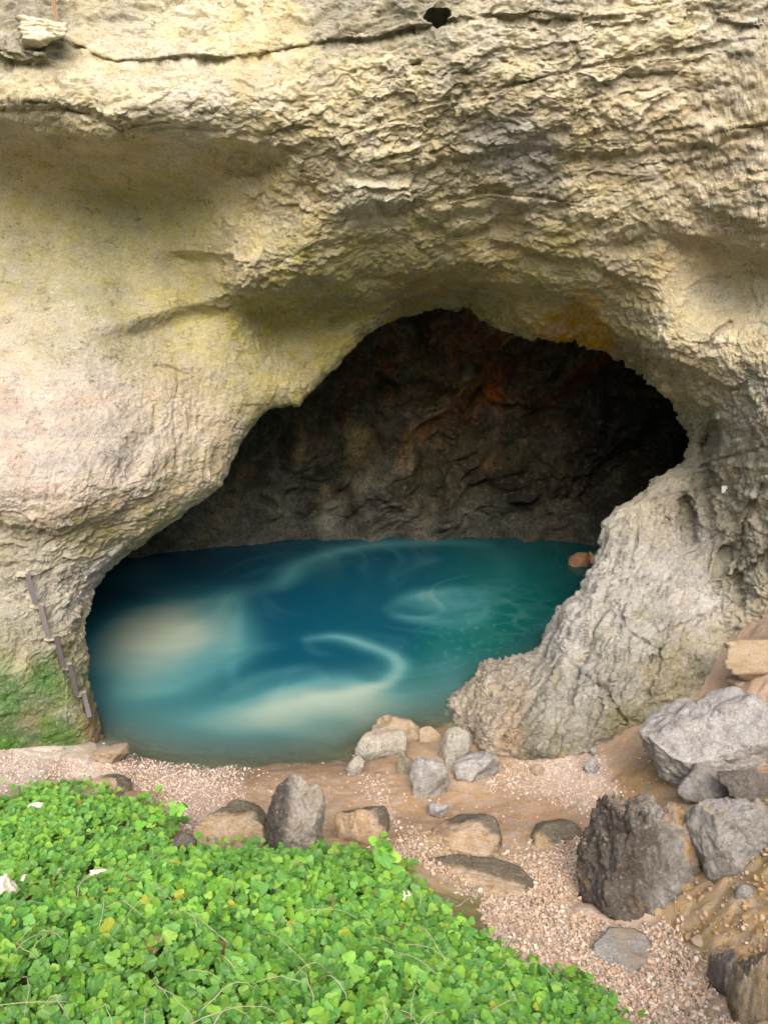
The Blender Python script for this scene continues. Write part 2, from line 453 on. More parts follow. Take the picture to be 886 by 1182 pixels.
# a square block standing proud and the ledge cushion at the top left
def pad(x0, y0, x1, y1, A, e=4):
    global Y
    xx = qx + wob*.6; yy = qy + wob*.6
    Y = Y - A*sstep(x0-e, x0+e, xx)*(1-sstep(x1-e, x1+e, xx))*sstep(y0-e, y0+e, yy)*(1-sstep(y1-e, y1+e, yy))
pad(402, 212, 478, 243, .16)
pad(268, 296, 300, 335, .14)
pad(-10, 50, 60, 70, .2, 8)
# cavities in the spur flank and the right wall
def pit(px, py, rx, ry, A, ang=0):
    global Y
    ca, sa = math.cos(ang), math.sin(ang)
    dx = (qx - px)*ca + (qy - py)*sa; dy = -(qx - px)*sa + (qy - py)*ca
    dx = dx + wob*2.2*rx/18; dy = dy + wob*2.0*ry/18
    Y = Y + A*np.exp(-((dx/rx)**2 + (dy/ry)**2)**1.5)
pit(792, 596, 9, 24, .35, -.15); pit(818, 512, 11, 18, .5, .3); pit(508, 21, 10, 7, .30); pit(838, 640, 8, 22, .25, .4); pit(812, 560, 12, 20, .3)
pit(195, 428, 20, 6, .07, .3); pit(160, 520, 14, 40, .10, .4)
# fluted ribs on the spur: raised columns
def rib(pts, w, A):
    global Y
    d = seg_dist(Qn, pts)
    Y = Y - A*np.exp(-(d/w)**2)
for gpts in ([(718, 600), (706, 660), (692, 720), (662, 800), (648, 862)], [(690, 662), (662, 740), (622, 800), (592, 862)], [(762, 585), (747, 660), (726, 740), (710, 832)], [(642, 722), (612, 780), (572, 842)],
             [(782, 660), (766, 740), (746, 802)], [(735, 600), (722, 680), (706, 760), (680, 850)], [(700, 690), (676, 760), (640, 850)], [(668, 700), (640, 760), (606, 800), (580, 850)]):
    groove(gpts, .055, 3.0)
rib([(703, 604), (690, 660), (668, 720), (640, 790), (620, 860)], 12, .13)
rib([(745, 575), (735, 640), (720, 700), (700, 780)], 15, .12)
rib([(660, 690), (645, 740), (600, 800)], 12, .11)
rib([(780, 640), (770, 720), (760, 790)], 14, .10)
for gpts in ([(886, 560), (840, 610), (780, 650), (740, 700)], [(830, 700), (780, 730), (720, 790)], [(712, 700), (725, 730), (760, 750)], [(650, 760), (690, 790), (720, 830)], [(770, 600), (750, 640), (728, 662)]):
    groove(gpts, .06, 2.4)
# lip rounding
dl = RAD - RO[:, None]
front = np.zeros_like(RAD, bool); front[:, NI:] = True
dlf = dl.ravel()
lipw = 34.0
tt = np.clip(1 - dlf/lipw, 0, 1)
Y = Y + np.where(front.ravel(), 0.42*(1 - np.sqrt(1 - np.clip(tt, 0, .995)**2)), 0)
Y = Y.reshape(NT, NJ)
Ylip = Y[:, NI]
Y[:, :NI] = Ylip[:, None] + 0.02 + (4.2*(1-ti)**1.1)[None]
P = at_y(PXg, PYg, Y)
Nn = grid_normals(P)
tocam = CAM - P
flip = np.sign((Nn[:, NI+5:]*tocam[:, NI+5:]).sum(-1).mean()); Nn *= flip
# soften normals (displacement direction) a little
for _ in range(4):
    Nn[1:-1, 1:-1] = (Nn[1:-1, 1:-1]*2 + Nn[:-2, 1:-1] + Nn[2:, 1:-1] + Nn[1:-1, :-2] + Nn[1:-1, 2:])
    Nn /= np.linalg.norm(Nn, axis=-1)[..., None]
p3 = P.reshape(-1, 3)
# zone weights: roughness (0 smooth plaster-like .. 1 shattered), flutes (vertical grooves)
zones = [(0, 40, 1.0, 0), (200, 60, 1.0, 0), (450, 60, 1., 0), (700, 80, 1., .1), (880, 80, 1., .15), (450, 180, 1., .05), (650, 200, .9, .1), (860, 200, .9, .2), (350, 250, .8, 0), (120, 120, .75, 0),
         (60, 220, .16, 0), (180, 230, .2, 0), (100, 300, .16, .05), (200, 300, .25, 0), (60, 400, .12, .12), (180, 400, .13, .15), (250, 430, .14, .25), (300, 440, .2, .2), (330, 380, .3, .1), (100, 480, .2, .25), (200, 500, .30, .35), (60, 560, .3, .5), (230, 560, .35, .2),
         (150, 610, .7, .1), (50, 640, .95, 0), (100, 700, .95, 0), (40, 750, .9, 0), (60, 820, .45, 0), (420, 360, .6, .1), (300, 310, .8, 0), (560, 300, .7, .05), (600, 360, .35, .1), (700, 330, .6, .15), (770, 380, .6, .3), (760, 450, .9, .6), (840, 330, .4, .1),
         (860, 450, .95, .2), (830, 600, 1., .1), (880, 650, 1., .1), (710, 640, .38, 1.), (740, 600, .4, .8), (680, 740, .45, 1.), (620, 820, .5, 1.), (740, 760, .6, .8), (800, 720, .95, .3), (550, 830, .9, .4), (860, 730, .9, .1)]
zz = np.array(zones, float)
W = idw(zz[:, :2], zz[:, 2:], np.clip(Qn, [-60, -60], [950, 950]), 3.5, 22)
wr = W[:, 0]; wf = W[:, 1]
warp = np.c_[fbm(p3*1.1, 2, 71), fbm(p3*1.1, 2, 72), fbm(p3*1.1, 2, 73)]*0.14
bed = p3 + warp
bed = np.c_[bed[:, 0], bed[:, 1], bed[:, 2] + 0.06*bed[:, 0]*0 - 0.10*bed[:, 0]]   # bedding dips to the left
jit = np.c_[fbm(p3*7, 3, 74), fbm(p3*7, 3, 75), fbm(p3*7, 3, 76)]*.05
bj = bed + jit
disp = 0.10*fbm(bed*[.9, .9, 1.6], 3, 41)*(.25 + .75*wr)
f1 = facets(bj*[1.5, 1.5, 2.6], 51); f2 = facets(bj*[3.8, 3.8, 6.0], 52); f3 = facets(bj*[9, 9, 13], 53); f4 = facets((bj+jit)*[20, 20, 30], 54)
disp += wr*(.085*f1 + .045*f2 + .038*f3 + .028*f4)
v, e = chips(bj*[3.0, 3.0, 7.0], 55, .5); disp += wr*.042*v
v2, e = chips(bj*[8.0, 8.0, 15.0], 56, .5); disp += wr*.026*v2
disp += (0.22 + wr)*0.022*fbm(p3*[13, 13, 18], 5, 63, gain=.70)
disp += (1-wr)*(.014*facets(bj*[7, 7, 10], 64) + .010*facets(bj*[17, 17, 24], 65))
# flutes: fast across, slow up the wall
fl = (p3 + warp*.35 + np.c_[-.32*p3[:, 2], 0*p3[:, 2], 0*p3[:, 2]])*[6.0, 6.0, .8]
disp += wf*.35*(.10*facets(bj*[2.2, 2.2, 1.8], 86) + .06*facets(bj*[5, 5, 4], 87))
disp += wf*(0.075*ridged(fl, 2, 81) + .034*facets(fl*[2.6, 2.6, 1.6], 83) + .014*facets(fl*[5, 5, 5], 84))
# thin dark fissures in the smooth panel
cr = ridged((p3+jit)*[4.5, 4.5, 6.5], 2, 91, gain=.6)
msk = sstep(.10, .35, fbm(p3*1.6, 3, 93))
disp -= (1-wr)*.016*msk*sstep(.80, .9, cr)
# drapery along the under side of the lip on the right
drip = (sstep(.2, .6, TH)*(1-sstep(1.25, 1.4, TH)))[:, None]*np.exp(-(dl/38)**2)
disp += (drip.ravel())*0.10*ridged(p3*[5, 5, 1.3], 3, 95)
fade_in = np.ones((NT, NJ)); fade_in[:, :NI] = 0.9
D = disp.reshape(NT, NJ)*fade_in
Pc = P + Nn*D[..., None]
# stone pigments; overhang and arch tones raised in place of bounce light
cream = (.50, .45, .315); tan = (.48, .42, .27); olive = (.39, .36, .195); pink = (.50, .44, .325); grey = (.40, .37, .285); pale = (.53, .50, .41); dgrey = (.28, .265, .205); moss = (.055, .145, .035); brown = (.18, .125, .07); green = (.35, .335, .175); lgrey = (.325, .32, .305)
pigs = [(30, 20, dgrey), (150, 40, grey), (200, 10, cream), (300, 30, tan), (400, 20, dgrey), (480, 20, dgrey), (560, 20, grey), (650, 10, grey), (750, 40, cream), (880, 20, grey), (100, 95, cream), (300, 110, cream), (450, 90, cream), (600, 80, cream), (760, 120, pink), (880, 150, pink),
        (220, 145, pale), (20, 140, cream), (450, 170, cream), (600, 180, lgrey), (700, 200, cream), (850, 230, pink), (60, 190, tan), (150, 190, tan), (250, 200, tan), (60, 240, olive), (150, 250, green), (220, 240, green), (20, 310, (.28, .265, .17)), (110, 320, (.27, .26, .155)), (200, 310, olive), (320, 230, tan), (440, 225, pale), (330, 310, olive), (290, 315, tan),
        (420, 310, olive), (500, 290, olive), (560, 240, cream), (640, 310, olive), (700, 290, cream), (600, 355, (.47, .38, .20)), (560, 335, (.44, .37, .17)), (380, 370, (.33, .30, .12)), (300, 360, (.37, .34, .13)), (220, 370, olive), (140, 400, (.30, .28, .19)), (60, 400, (.32, .30, .225)), (200, 430, (.32, .285, .19)), (290, 430, (.31, .29, .165)), (330, 460, (.36, .32, .16)),
        (30, 425, (.42, .37, .30)), (100, 440, (.38, .345, .30)), (30, 500, (.47, .40, .345)), (90, 515, (.41, .365, .325)), (30, 460, (.41, .365, .32)), (120, 470, (.41, .37, .32)), (210, 490, (.41, .365, .295)), (260, 530, (.41, .36, .26)), (50, 540, (.43, .385, .35)), (150, 540, (.42, .38, .33)), (200, 570, (.35, .31, .22)), (60, 590, (.42, .37, .31)), (100, 625, (.27, .25, .15)), (30, 625, dgrey), (180, 600, (.36, .33, .20)), (120, 660, lgrey), (80, 690, (.36, .345, .30)), (30, 690, (.31, .295, .25)), (50, 740, (.29, .28, .22)), (30, 770, (.30, .28, .18)), (100, 740, (.34, .31, .22)), (20, 795, moss), (55, 790, moss), (75, 838, moss), (50, 855, moss), (20, 815, moss), (60, 815, (.14, .18, .08)), (40, 835, (.20, .17, .10)), (30, 850, moss), (95, 830, (.22, .21, .11)), (120, 850, brown),
        (480, 350, (.34, .26, .12)), (545, 340, (.38, .30, .15)), (690, 385, (.58, .33, .06)), (660, 388, (.52, .30, .08)), (720, 360, tan), (770, 390, cream), (730, 420, (.30, .23, .13)), (780, 460, tan), (840, 330, cream), (870, 360, cream), (840, 400, cream), (870, 440, grey), (860, 500, (.38, .355, .28)), (830, 560, dgrey), (870, 600, grey), (850, 660, dgrey), (870, 700, (.33, .30, .23)),
        (710, 620, lgrey), (740, 590, (.33, .31, .26)), (760, 660, lgrey), (690, 690, lgrey), (800, 690, (.37, .36, .34)), (660, 740, lgrey), (740, 740, (.29, .285, .265)), (640, 800, (.27, .265, .24)), (620, 850, (.19, .185, .145)), (680, 800, (.27, .265, .245)), (560, 810, (.30, .265, .215)), (550, 845, (.27, .235, .19)), (575, 840, (.32, .24, .17)), (710, 800, (.23, .225, .20)), (720, 835, (.18, .165, .09)), (780, 770, (.20, .185, .125)), (835, 740, dgrey)]
pg = np.array([(a, b, *c_) for a, b, c_ in pigs], float)
jx = qx + 30*fbm(p3*1.4, 4, 111); jy = qy + 30*fbm(p3*1.4, 4, 112)
pig = idw(pg[:, :2], pg[:, 2:], np.clip(np.c_[jx, jy], [-20, -20], [906, 900]), 4.0, 14)
# ochre and algae blotches, and pale scars, of their own shapes
bl = sstep(.25, .5, fbm(p3*2.2, 4, 121))[:, None]
pig = pig*(1-.25*bl) + .25*bl*np.array([.38, .29, .13])
bl = sstep(.22, .5, fbm(p3*[3, 3, 1.2], 4, 122))[:, None]
pig = pig*(1-.35*bl) + .35*bl*np.array([.22, .22, .12])
bl = (sstep(.15, .5, fbm(p3*4.2, 4, 123))*(.3+.7*wr))[:, None]
pig = pig*(1-.4*bl) + .4*bl*np.array([.47, .445, .38])
band = np.exp(-((qx-60)/130)**4)*sstep(415, 440, qy)*(1-sstep(575, 600, qy))
bn = (band*sstep(-.05, .30, fbm(np.c_[p3[:, 0]*.5, p3[:, 1]*.5, p3[:, 2]*5.5], 3, 126)))[:, None]
pig = pig*(1-.55*bn) + .55*bn*np.array([.30, .28, .265])
bn = (band*sstep(.0, .35, fbm(np.c_[p3[:, 0]*.5, p3[:, 1]*.5, p3[:, 2]*5.5], 3, 127)))[:, None]
pig = pig*(1-.45*bn) + .45*bn*np.array([.50, .39, .32])
pig = pig*(1 + (.35*wr*(.6*v + .5*v2))[:, None])
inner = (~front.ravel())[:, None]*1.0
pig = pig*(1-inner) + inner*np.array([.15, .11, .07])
M_cliff = rock_mat('limestone_face', None, dark=(.075, .065, .04), light=(.58, .54, .44), spots=.5, bump=1., scale=1.3, stretch=(1, 1, 1.6), bump_dist=.05)
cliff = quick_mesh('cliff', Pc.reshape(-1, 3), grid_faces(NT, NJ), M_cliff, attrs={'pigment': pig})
cliff['kind'] = 'structure'
fr_px, fr_py, _ = project(Pc[:, NI+2:NI+NF].reshape(-1, 3)); fr_P = Pc[:, NI+2:NI+NF].reshape(-1, 3)
def cliff_point(px, py):
    k = np.argmin((fr_px - px)**2 + (fr_py - py)**2)
    return fr_P[k]

# ================================================================== CHAMBER BEHIND THE MOUTH
nu, nv = 900, 420
U = np.linspace(0, 2*math.pi, nu); Vv = np.linspace(-.6, math.pi/2, nv)
u, v_ = np.meshgrid(U, Vv, indexing='ij')
E = np.stack([np.cos(v_)*np.cos(u), np.cos(v_)*np.sin(u), np.sin(v_)], -1)
Pb = np.array([.6, 11.2, .3]) + E*np.array([8.6, 5.0, 6.6])
q3 = Pb.reshape(-1, 3)
wp = np.c_[fbm(q3*.8, 2, 201), fbm(q3*.8, 2, 202), fbm(q3*.8, 2, 203)]*.5
qd = q3 + wp
# tilted strata sweeping up to the left, as on the back wall
rot = np.array([[math.cos(.9), 0, math.sin(.9)], [0, 1, 0], [-math.sin(.9), 0, math.cos(.9)]])
qs = qd @ rot.T
dd = .55*fbm(q3*.35, 2, 210) + .30*fbm(qs*[.5, .8, 1.3], 3, 211)
dd += .42*facets(qs*[.8, .8, 1.8], 212) + .30*facets(qs*[2, 2, 4.0], 213) + .15*facets(qs*[4.5, 4.5, 7], 216)
cv, ce = chips(qs*[1.6, 1.6, 4.0], 217, .6); dd += .12*cv
fa = np.c_[qd@np.array([.90, 0, -.42]), qd[:, 1], qd@np.array([.42, 0, .90])]     # steep folds leaning to the right
dd += .46*ridged(fa*[.75, .6, .14], 2, 218) + .22*ridged(fa*[2.0, 1.4, .35], 3, 219)
dd += .08*ridged(qs*[2.5, 2.5, 5], 4, 214) + .03*fbm(q3*9, 4, 215)
dd *= .40 + .60*sstep(-.1, 1.0, q3[:, 2] + .3*fbm(q3*.6, 2, 229))
nb = -E/np.array([8.6, 5.0, 6.6]); nb /= np.linalg.norm(nb, axis=-1)[..., None]
Pb2 = (q3 + nb.reshape(-1, 3)*dd[:, None])
bx, by, _ = project(Pb2)
cl = tps_eval(CM, np.clip(np.c_[bx, by], [-640, -790], [1540, 1140])/500.)
keep = (Pb2[:, 1] > cl + .8) & (Pb2[:, 1] > 9.4)
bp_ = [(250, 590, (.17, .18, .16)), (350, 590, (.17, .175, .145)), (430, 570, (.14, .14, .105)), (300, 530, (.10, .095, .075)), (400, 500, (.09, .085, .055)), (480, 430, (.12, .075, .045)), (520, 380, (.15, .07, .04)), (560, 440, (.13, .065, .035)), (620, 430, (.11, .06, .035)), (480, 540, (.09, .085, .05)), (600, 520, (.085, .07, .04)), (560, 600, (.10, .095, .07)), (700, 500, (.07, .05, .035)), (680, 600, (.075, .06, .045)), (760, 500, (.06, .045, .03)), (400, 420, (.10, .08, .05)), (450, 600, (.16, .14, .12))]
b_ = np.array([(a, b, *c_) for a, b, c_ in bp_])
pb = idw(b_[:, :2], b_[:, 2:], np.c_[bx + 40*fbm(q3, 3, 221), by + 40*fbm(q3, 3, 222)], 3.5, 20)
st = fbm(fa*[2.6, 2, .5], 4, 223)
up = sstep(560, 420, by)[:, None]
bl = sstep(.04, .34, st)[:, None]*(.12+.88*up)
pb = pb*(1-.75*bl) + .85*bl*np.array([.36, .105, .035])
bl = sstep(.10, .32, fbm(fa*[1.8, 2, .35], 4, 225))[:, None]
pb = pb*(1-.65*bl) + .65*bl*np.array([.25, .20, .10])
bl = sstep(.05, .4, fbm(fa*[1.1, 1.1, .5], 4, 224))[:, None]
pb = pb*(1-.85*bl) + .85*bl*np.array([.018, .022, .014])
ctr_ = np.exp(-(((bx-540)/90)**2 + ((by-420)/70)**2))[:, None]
pb = pb*(1+.8*ctr_)  # upper centre brightened in the colour, as little light reaches it
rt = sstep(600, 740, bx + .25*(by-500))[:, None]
pb = pb*(1-.65*rt) + .65*rt*np.array([.03, .026, .02])  # shade of the unlit right side put into the colour
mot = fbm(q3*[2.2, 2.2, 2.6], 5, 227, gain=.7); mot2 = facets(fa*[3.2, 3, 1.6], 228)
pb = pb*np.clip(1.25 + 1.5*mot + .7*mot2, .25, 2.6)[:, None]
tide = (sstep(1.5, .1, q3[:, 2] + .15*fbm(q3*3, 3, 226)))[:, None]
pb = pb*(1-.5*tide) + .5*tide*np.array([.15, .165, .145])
M_cave = rock_mat('stained_shaded_cave_rock', None, dark=(.02, .017, .012), light=(.34, .25, .15), spots=1., bump=1., scale=.6, stretch=(1, 1, 1), bump_dist=.09, rough=.6)
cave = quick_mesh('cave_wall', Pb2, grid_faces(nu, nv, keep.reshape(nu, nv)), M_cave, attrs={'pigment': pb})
cave['kind'] = 'structure'

# ================================================================== GROUND
def axis(a, b, s, lo, hi, n):
    mid = np.arange(a, b, s)
    L_ = a - (np.linspace(0, 1, n+1)[1:][::-1]**2)*(a-lo); H_ = b + (np.linspace(0, 1, n)**2)*(hi-b)
    return np.r_[L_, mid, H_]
gx = axis(-5.6, 5.6, .022, -90, 90, 34); gy = axis(2.2, 10.2, .022, -60, 120, 34)
XX, YY = np.meshgrid(gx, gy, indexing='ij')
gz = ground_z(XX, YY)
g3 = np.c_[XX.ravel(), YY.ravel(), gz]
# soft mound scarp at the right: crumbly earth
gpx, gpy, _ = project(g3)
rgh = sstep(0, 1, idw([(840, 1060), (880, 1000), (640, 900), (700, 1120), (100, 950), (300, 920), (560, 960), (540, 1040), (0, 900), (860, 1150)], np.array([[1.], [1], [0], [.2], [.35], [.1], [.0], [.35], [.4], [1.]]), np.clip(np.c_[gpx, gpy], [-50, 700], [930, 1250]), 3, 30)[:, 0])
cv, ce = chips(g3*[9, 9, 4], 301, .8)
gz = gz + rgh*(.035*cv + .03*fbm(g3*9, 4, 303))
g3[:, 2] = gz
sand = (.32, .23, .155); wet = (.22, .15, .095); peb = (.42, .32, .25); earth = (.33, .24, .135); soil = (.12, .085, .05); mossg = (.16, .15, .06); white = (.50, .43, .38)
gpg = [(100, 885, white), (30, 880, white), (220, 895, peb), (60, 920, (.28, .20, .12)), (150, 910, (.30, .21, .13)), (300, 905, sand), (380, 895, sand), (330, 890, sand), (250, 930, peb), (280, 955, (.30, .23, .15)), (430, 910, (.30, .21, .14)), (440, 940, sand), (400, 965, (.36, .26, .15)), (500, 940, (.27, .185, .12)), (580, 940, (.28, .19, .125)), (640, 930, (.28, .19, .125)), (600, 900, sand), (560, 900, sand), (520, 870, (.37, .27, .18)), (440, 880, sand),
       (680, 900, (.42, .33, .27)), (640, 895, (.42, .34, .28)), (720, 850, sand), (700, 830, (.30, .2, .12)), (720, 940, (.30, .20, .11)), (740, 890, (.22, .15, .085)), (640, 960, (.26, .17, .10)), (620, 1000, peb), (660, 1040, peb), (700, 1100, peb), (600, 1080, (.25, .2, .11)), (540, 1055, mossg), (760, 1150, peb), (830, 1060, earth), (860, 1020, earth), (800, 1080, earth), (880, 960, mossg), (880, 1100, (.30, .21, .12)), (860, 870, (.36, .25, .17)), (870, 790, (.38, .28, .21)),
       (100, 980, soil), (200, 1100, soil), (400, 1100, soil), (20, 1000, soil), (550, 1140, soil), (530, 990, (.44, .33, .21)), (540, 1015, (.40, .30, .19)), (250, 980, (.2, .15, .09))]
gg = np.array([(a, b, *c_) for a, b, c_ in gpg])
gcol = idw(gg[:, :2], gg[:, 2:], np.c_[np.clip(gpx, -20, 906), np.clip(gpy, 700, 1200)] + np.c_[fbm(g3*1.7, 4, 311), fbm(g3*1.7, 4, 312)]*28, 4, 14)
under = sstep(.02, -.12, gz)[:, None]
gcol = gcol*(1-under) + under*np.array([.20, .16, .10])
wetb = (sstep(.20, .03, gz)*sstep(-.2, -.02, gz))[:, None]
gcol = gcol*(1-.5*wetb)
farv = np.maximum(sstep(1.2, -1.5, g3[:, 1]), sstep(6.5, 8.5, np.abs(g3[:, 0])))[:, None]   # green on the added unseen slopes, against warm bounce light
gcol = gcol*(1-farv) + farv*np.array([.075, .10, .045])
M_ground = rock_mat('sandy_ground', None, dark=(.13, .095, .06), light=(.50, .41, .33), spots=.42, bump=.8, scale=2.6, rough=.92, bump_dist=.05, crack=0.)
ground = quick_mesh('ground', g3, grid_faces(len(gx), len(gy)), M_ground, attrs={'pigment': gcol})
ground['kind'] = 'structure'

# ================================================================== WATER
wx = np.arange(-9.5, 7.5, .03); wy = np.arange(6.8, 17.6, .03)
XX, YY = np.meshgrid(wx, wy, indexing='ij')
wxy = np.c_[XX.ravel(), YY.ravel()]
dep = -ground_z(wxy[:, 0], wxy[:, 1], False)
def wpt(pts): return np.array([at_z(a, b, 0.)[:2] for a, b in pts])
w3 = np.c_[wxy, 0*wxy[:, 0]]
wwarp = np.c_[fbm(w3*.55, 3, 401), fbm(w3*.55, 3, 402)]*.35
Qw = wxy + wwarp*.6
def spline(pts, n=10):
    p = np.asarray(pts, float); p = np.vstack([2*p[0]-p[1], p, 2*p[-1]-p[-2]]); out = []
    for i in range(1, len(p)-2):
        for t in np.linspace(0, 1, n, endpoint=False):
            a, b, c_, d = p[i-1], p[i], p[i+1], p[i+2]
            out.append(.5*((2*b)+(c_-a)*t+(2*a-5*b+4*c_-d)*t*t+(3*b-a-3*c_+d)*t**3))
    out.append(p[-2]); return np.array(out)
sed = np.zeros(len(Qw))
def stroke(pts, w, A, sharp=1.0):
    global sed
    P2 = spline(wpt(pts)); best = np.full(len(Qw), 1e9); tb = np.zeros(len(Qw))
    n = len(P2)-1
    for i, (a, b) in enumerate(zip(P2[:-1], P2[1:])):
        ab = b-a; t = np.clip(((Qw-a)@ab)/(ab@ab+1e-9), 0, 1)
        d = np.linalg.norm(Qw-a-t[:, None]*ab, axis=1); m = d < best
        best[m] = d[m]; tb[m] = (i+t[m])/n
    prof = np.sin(np.clip(tb*.9+.05, 0, 1)*math.pi)**.6
    sed = np.maximum(sed, 0) + A*prof*np.exp(-(best/(w*(.5+.5*prof)))**(2*sharp))*(1-.55*np.clip(sed, 0, 1))
def blob(px, py, rx, ry, A, p=1.0, rot_=0):
    global sed
    c0 = at_z(px, py, 0.)[:2]; ex = abs(at_z(px+rx, py, 0.)[0]-c0[0]); ey = abs(at_z(px, py-ry, 0.)[1]-c0[1])
    d = Qw-c0; ca, sa = math.cos(rot_), math.sin(rot_)
    a = (d[:, 0]*ca+d[:, 1]*sa)/ex; b = (-d[:, 0]*sa+d[:, 1]*ca)/ey
    sed = sed + A*np.exp(-(a*a+b*b)**p)*(1-.5*np.clip(sed, 0, 1))
blob(185, 732, 80, 40, .46, 1.1); blob(185, 728, 58, 24, .40, 1.2); blob(195, 735, 96, 60, .26, 2.2); blob(155, 665, 40, 16, .24); blob(150, 790, 70, 40, .16)
stroke([(322, 678), (340, 655), (385, 638), (440, 628), (500, 624), (560, 628)], .30, .36)
stroke([(170, 705), (250, 690), (310, 675), (350, 660), (400, 650)], .35, .15)
stroke([(560, 628), (585, 650), (575, 680), (545, 705)], .4, .13)
blob(515, 694, 45, 15, .36, 1.2); stroke([(448, 702), (475, 690), (520, 680), (560, 684)], .22, .22); stroke([(450, 705), (480, 716), (530, 718), (565, 706)], .22, .26)
stroke([(358, 738), (395, 736), (432, 748), (456, 764), (450, 782), (425, 796), (385, 806), (340, 812)], .17, .44); stroke([(350, 735), (400, 738), (440, 752)], .28, .14); stroke([(356, 738), (362, 752), (385, 758)], .12, .10)
blob(325, 815, 62, 22, .55, .9, .15); blob(385, 808, 55, 16, .42, 1.0); blob(400, 832, 105, 24, .26, 1.1); blob(320, 822, 45, 16, .2); blob(430, 800, 60, 22, .28); blob(270, 835, 70, 20, .22)
blob(440, 820, 70, 22, .28, 1.2); stroke([(290, 805), (330, 795), (380, 785), (425, 800)], .22, .22)
stroke([(330, 835), (380, 848), (430, 845)], .2, .15); blob(240, 850, 150, 30, .22, 1.2); blob(520, 790, 30, 40, .2)
stroke([(262, 680), (274, 725), (262, 765), (205, 795), (130, 800)], .30, .16)
stroke([(265, 800), (300, 780), (345, 772)], .14, .14); stroke([(275, 790), (268, 770), (285, 755)], .12, .12); stroke([(300, 838), (350, 852), (410, 852)], .18, .14); stroke([(470, 842), (420, 828), (400, 812)], .15, .14); stroke([(270, 800), (320, 780), (350, 775)], .2, .1)
Qv = wxy.copy()
for vx, vy, ang, rad in [(185, 728, .5, 1.2), (520, 694, -1.6, 1.2), (410, 760, 1.7, 1.1), (345, 815, -.9, 1.1), (400, 660, 1.8, 2.2), (260, 690, -1.5, 1.3)]:
    c0 = at_z(vx, vy, 0.)[:2]; d_ = Qv - c0; an = ang*np.exp(-((d_**2).sum(1))/rad**2)
    Qv = c0 + np.c_[d_[:, 0]*np.cos(an)-d_[:, 1]*np.sin(an), d_[:, 0]*np.sin(an)+d_[:, 1]*np.cos(an)]
v3 = np.c_[Qv, 0*Qv[:, 0]]
wisp = sstep(.45, .95, ridged(v3*[.30, .95, 1], 3, 412, gain=.35))*sstep(-.15, .3, fbm(w3*.45, 2, 413))
sed = sed*(1 + .22*fbm(v3*[.7, 1.6, 1], 4, 411))
sed = np.clip(sed + .15*wisp*(1-np.clip(sed, 0, 1)), 0, 1)
grn = idw([(560, 740), (620, 690), (600, 650), (640, 640), (520, 770), (450, 720), (300, 700), (350, 780), (450, 640), (200, 650), (250, 780)], np.array([[1.], [1], [.75], [.9], [.9], [.15], [0], [.1], [.15], [0], [.2]]), np.c_[project(w3)[:2]], 3, 20)[:, 0]
kx, ky, _ = project(w3)
# stones on the bed that show through on the right
cvv, cee = chips(np.c_[wxy*[2.2, 2.8] + wwarp*2.5 + .25*np.c_[fbm(w3*3,3,428), fbm(w3*3,3,429)], 0*dep], 421, .2)
bedpat = sstep(.30, .0, cee)*(.4+.6*sstep(0,.4,fbm(w3*[2,2,1],3,427)))*np.exp(-(((kx-590)/75)**2+((ky-712)/38)**2))
speck = sstep(.1, .5, fbm(w3*[9, 7, 1], 3, 425))*np.exp(-(((kx-560)/80)**2+((ky-742)/36)**2))
opac = 1 - np.exp(-np.clip(dep, 0, None)*5.5)
shal = np.exp(-np.clip(dep, 0, None)/.20)*sstep(700, 800, ky)
deep_c = np.array([.0025, .047, .092]); green_c = np.array([.004, .085, .084]); mid_c = np.array([.046, .185, .215]); sed_c = np.array([.35, .43, .36]); brown_c = np.array([.26, .20, .13]); teal_sh = np.array([.05, .21, .20])
wc = deep_c*(1-grn[:, None]) + green_c*grn[:, None]
s1 = np.clip(sed/.45, 0, 1)[:, None]**1.2; s2 = sstep(.30, 1.0, sed)[:, None]
wc = wc*(1-s1) + mid_c*s1; wc = wc*(1-s2) + sed_c*s2
wc += (bedpat*.055)[:, None]*np.array([.45, 1, .75]) + (speck*.05)[:, None]*np.array([.5, 1, .7])
near = (sstep(1.1, .2, dep)*sstep(740, 830, ky))[:, None]
wc = wc*(1-.32*near) + .32*near*teal_sh
wc = wc*(1-.38*shal[:, None]) + .38*shal[:, None]*brown_c
m, nt, out = new_mat('cloudy_water'); L = nt.links.new
b = N(nt, 'ShaderNodeBsdfPrincipled'); a1 = N(nt, 'ShaderNodeAttribute'); a1.attribute_name = 'pigment'
L(a1.outputs['Color'], b.inputs['Base Color']); b.inputs['Roughness'].default_value = .13; b.inputs['IOR'].default_value = 1.33; b.inputs['Specular IOR Level'].default_value = .5
tc = N(nt, 'ShaderNodeTexCoord').outputs['Object']
nz = noise_tex(nt, tc, 2.2, 3, .5); bp = N(nt, 'ShaderNodeBump'); bp.inputs['Strength'].default_value = .06; bp.inputs['Distance'].default_value = .05
L(nz, bp.inputs['Height']); L(bp.outputs[0], b.inputs['Normal'])
tr = N(nt, 'ShaderNodeBsdfTransparent'); tr.inputs[0].default_value = (.72, .86, .82, 1)
mx = N(nt, 'ShaderNodeMixShader'); a2 = N(nt, 'ShaderNodeAttribute'); a2.attribute_name = 'opacity'
L(a2.outputs['Fac'], mx.inputs[0]); L(tr.outputs[0], mx.inputs[1]); L(b.outputs[0], mx.inputs[2]); L(mx.outputs[0], out.inputs[0])
water = quick_mesh('water', w3, grid_faces(len(wx), len(wy)), m, attrs={'pigment': wc, 'opacity': opac})
water['kind'] = 'structure'

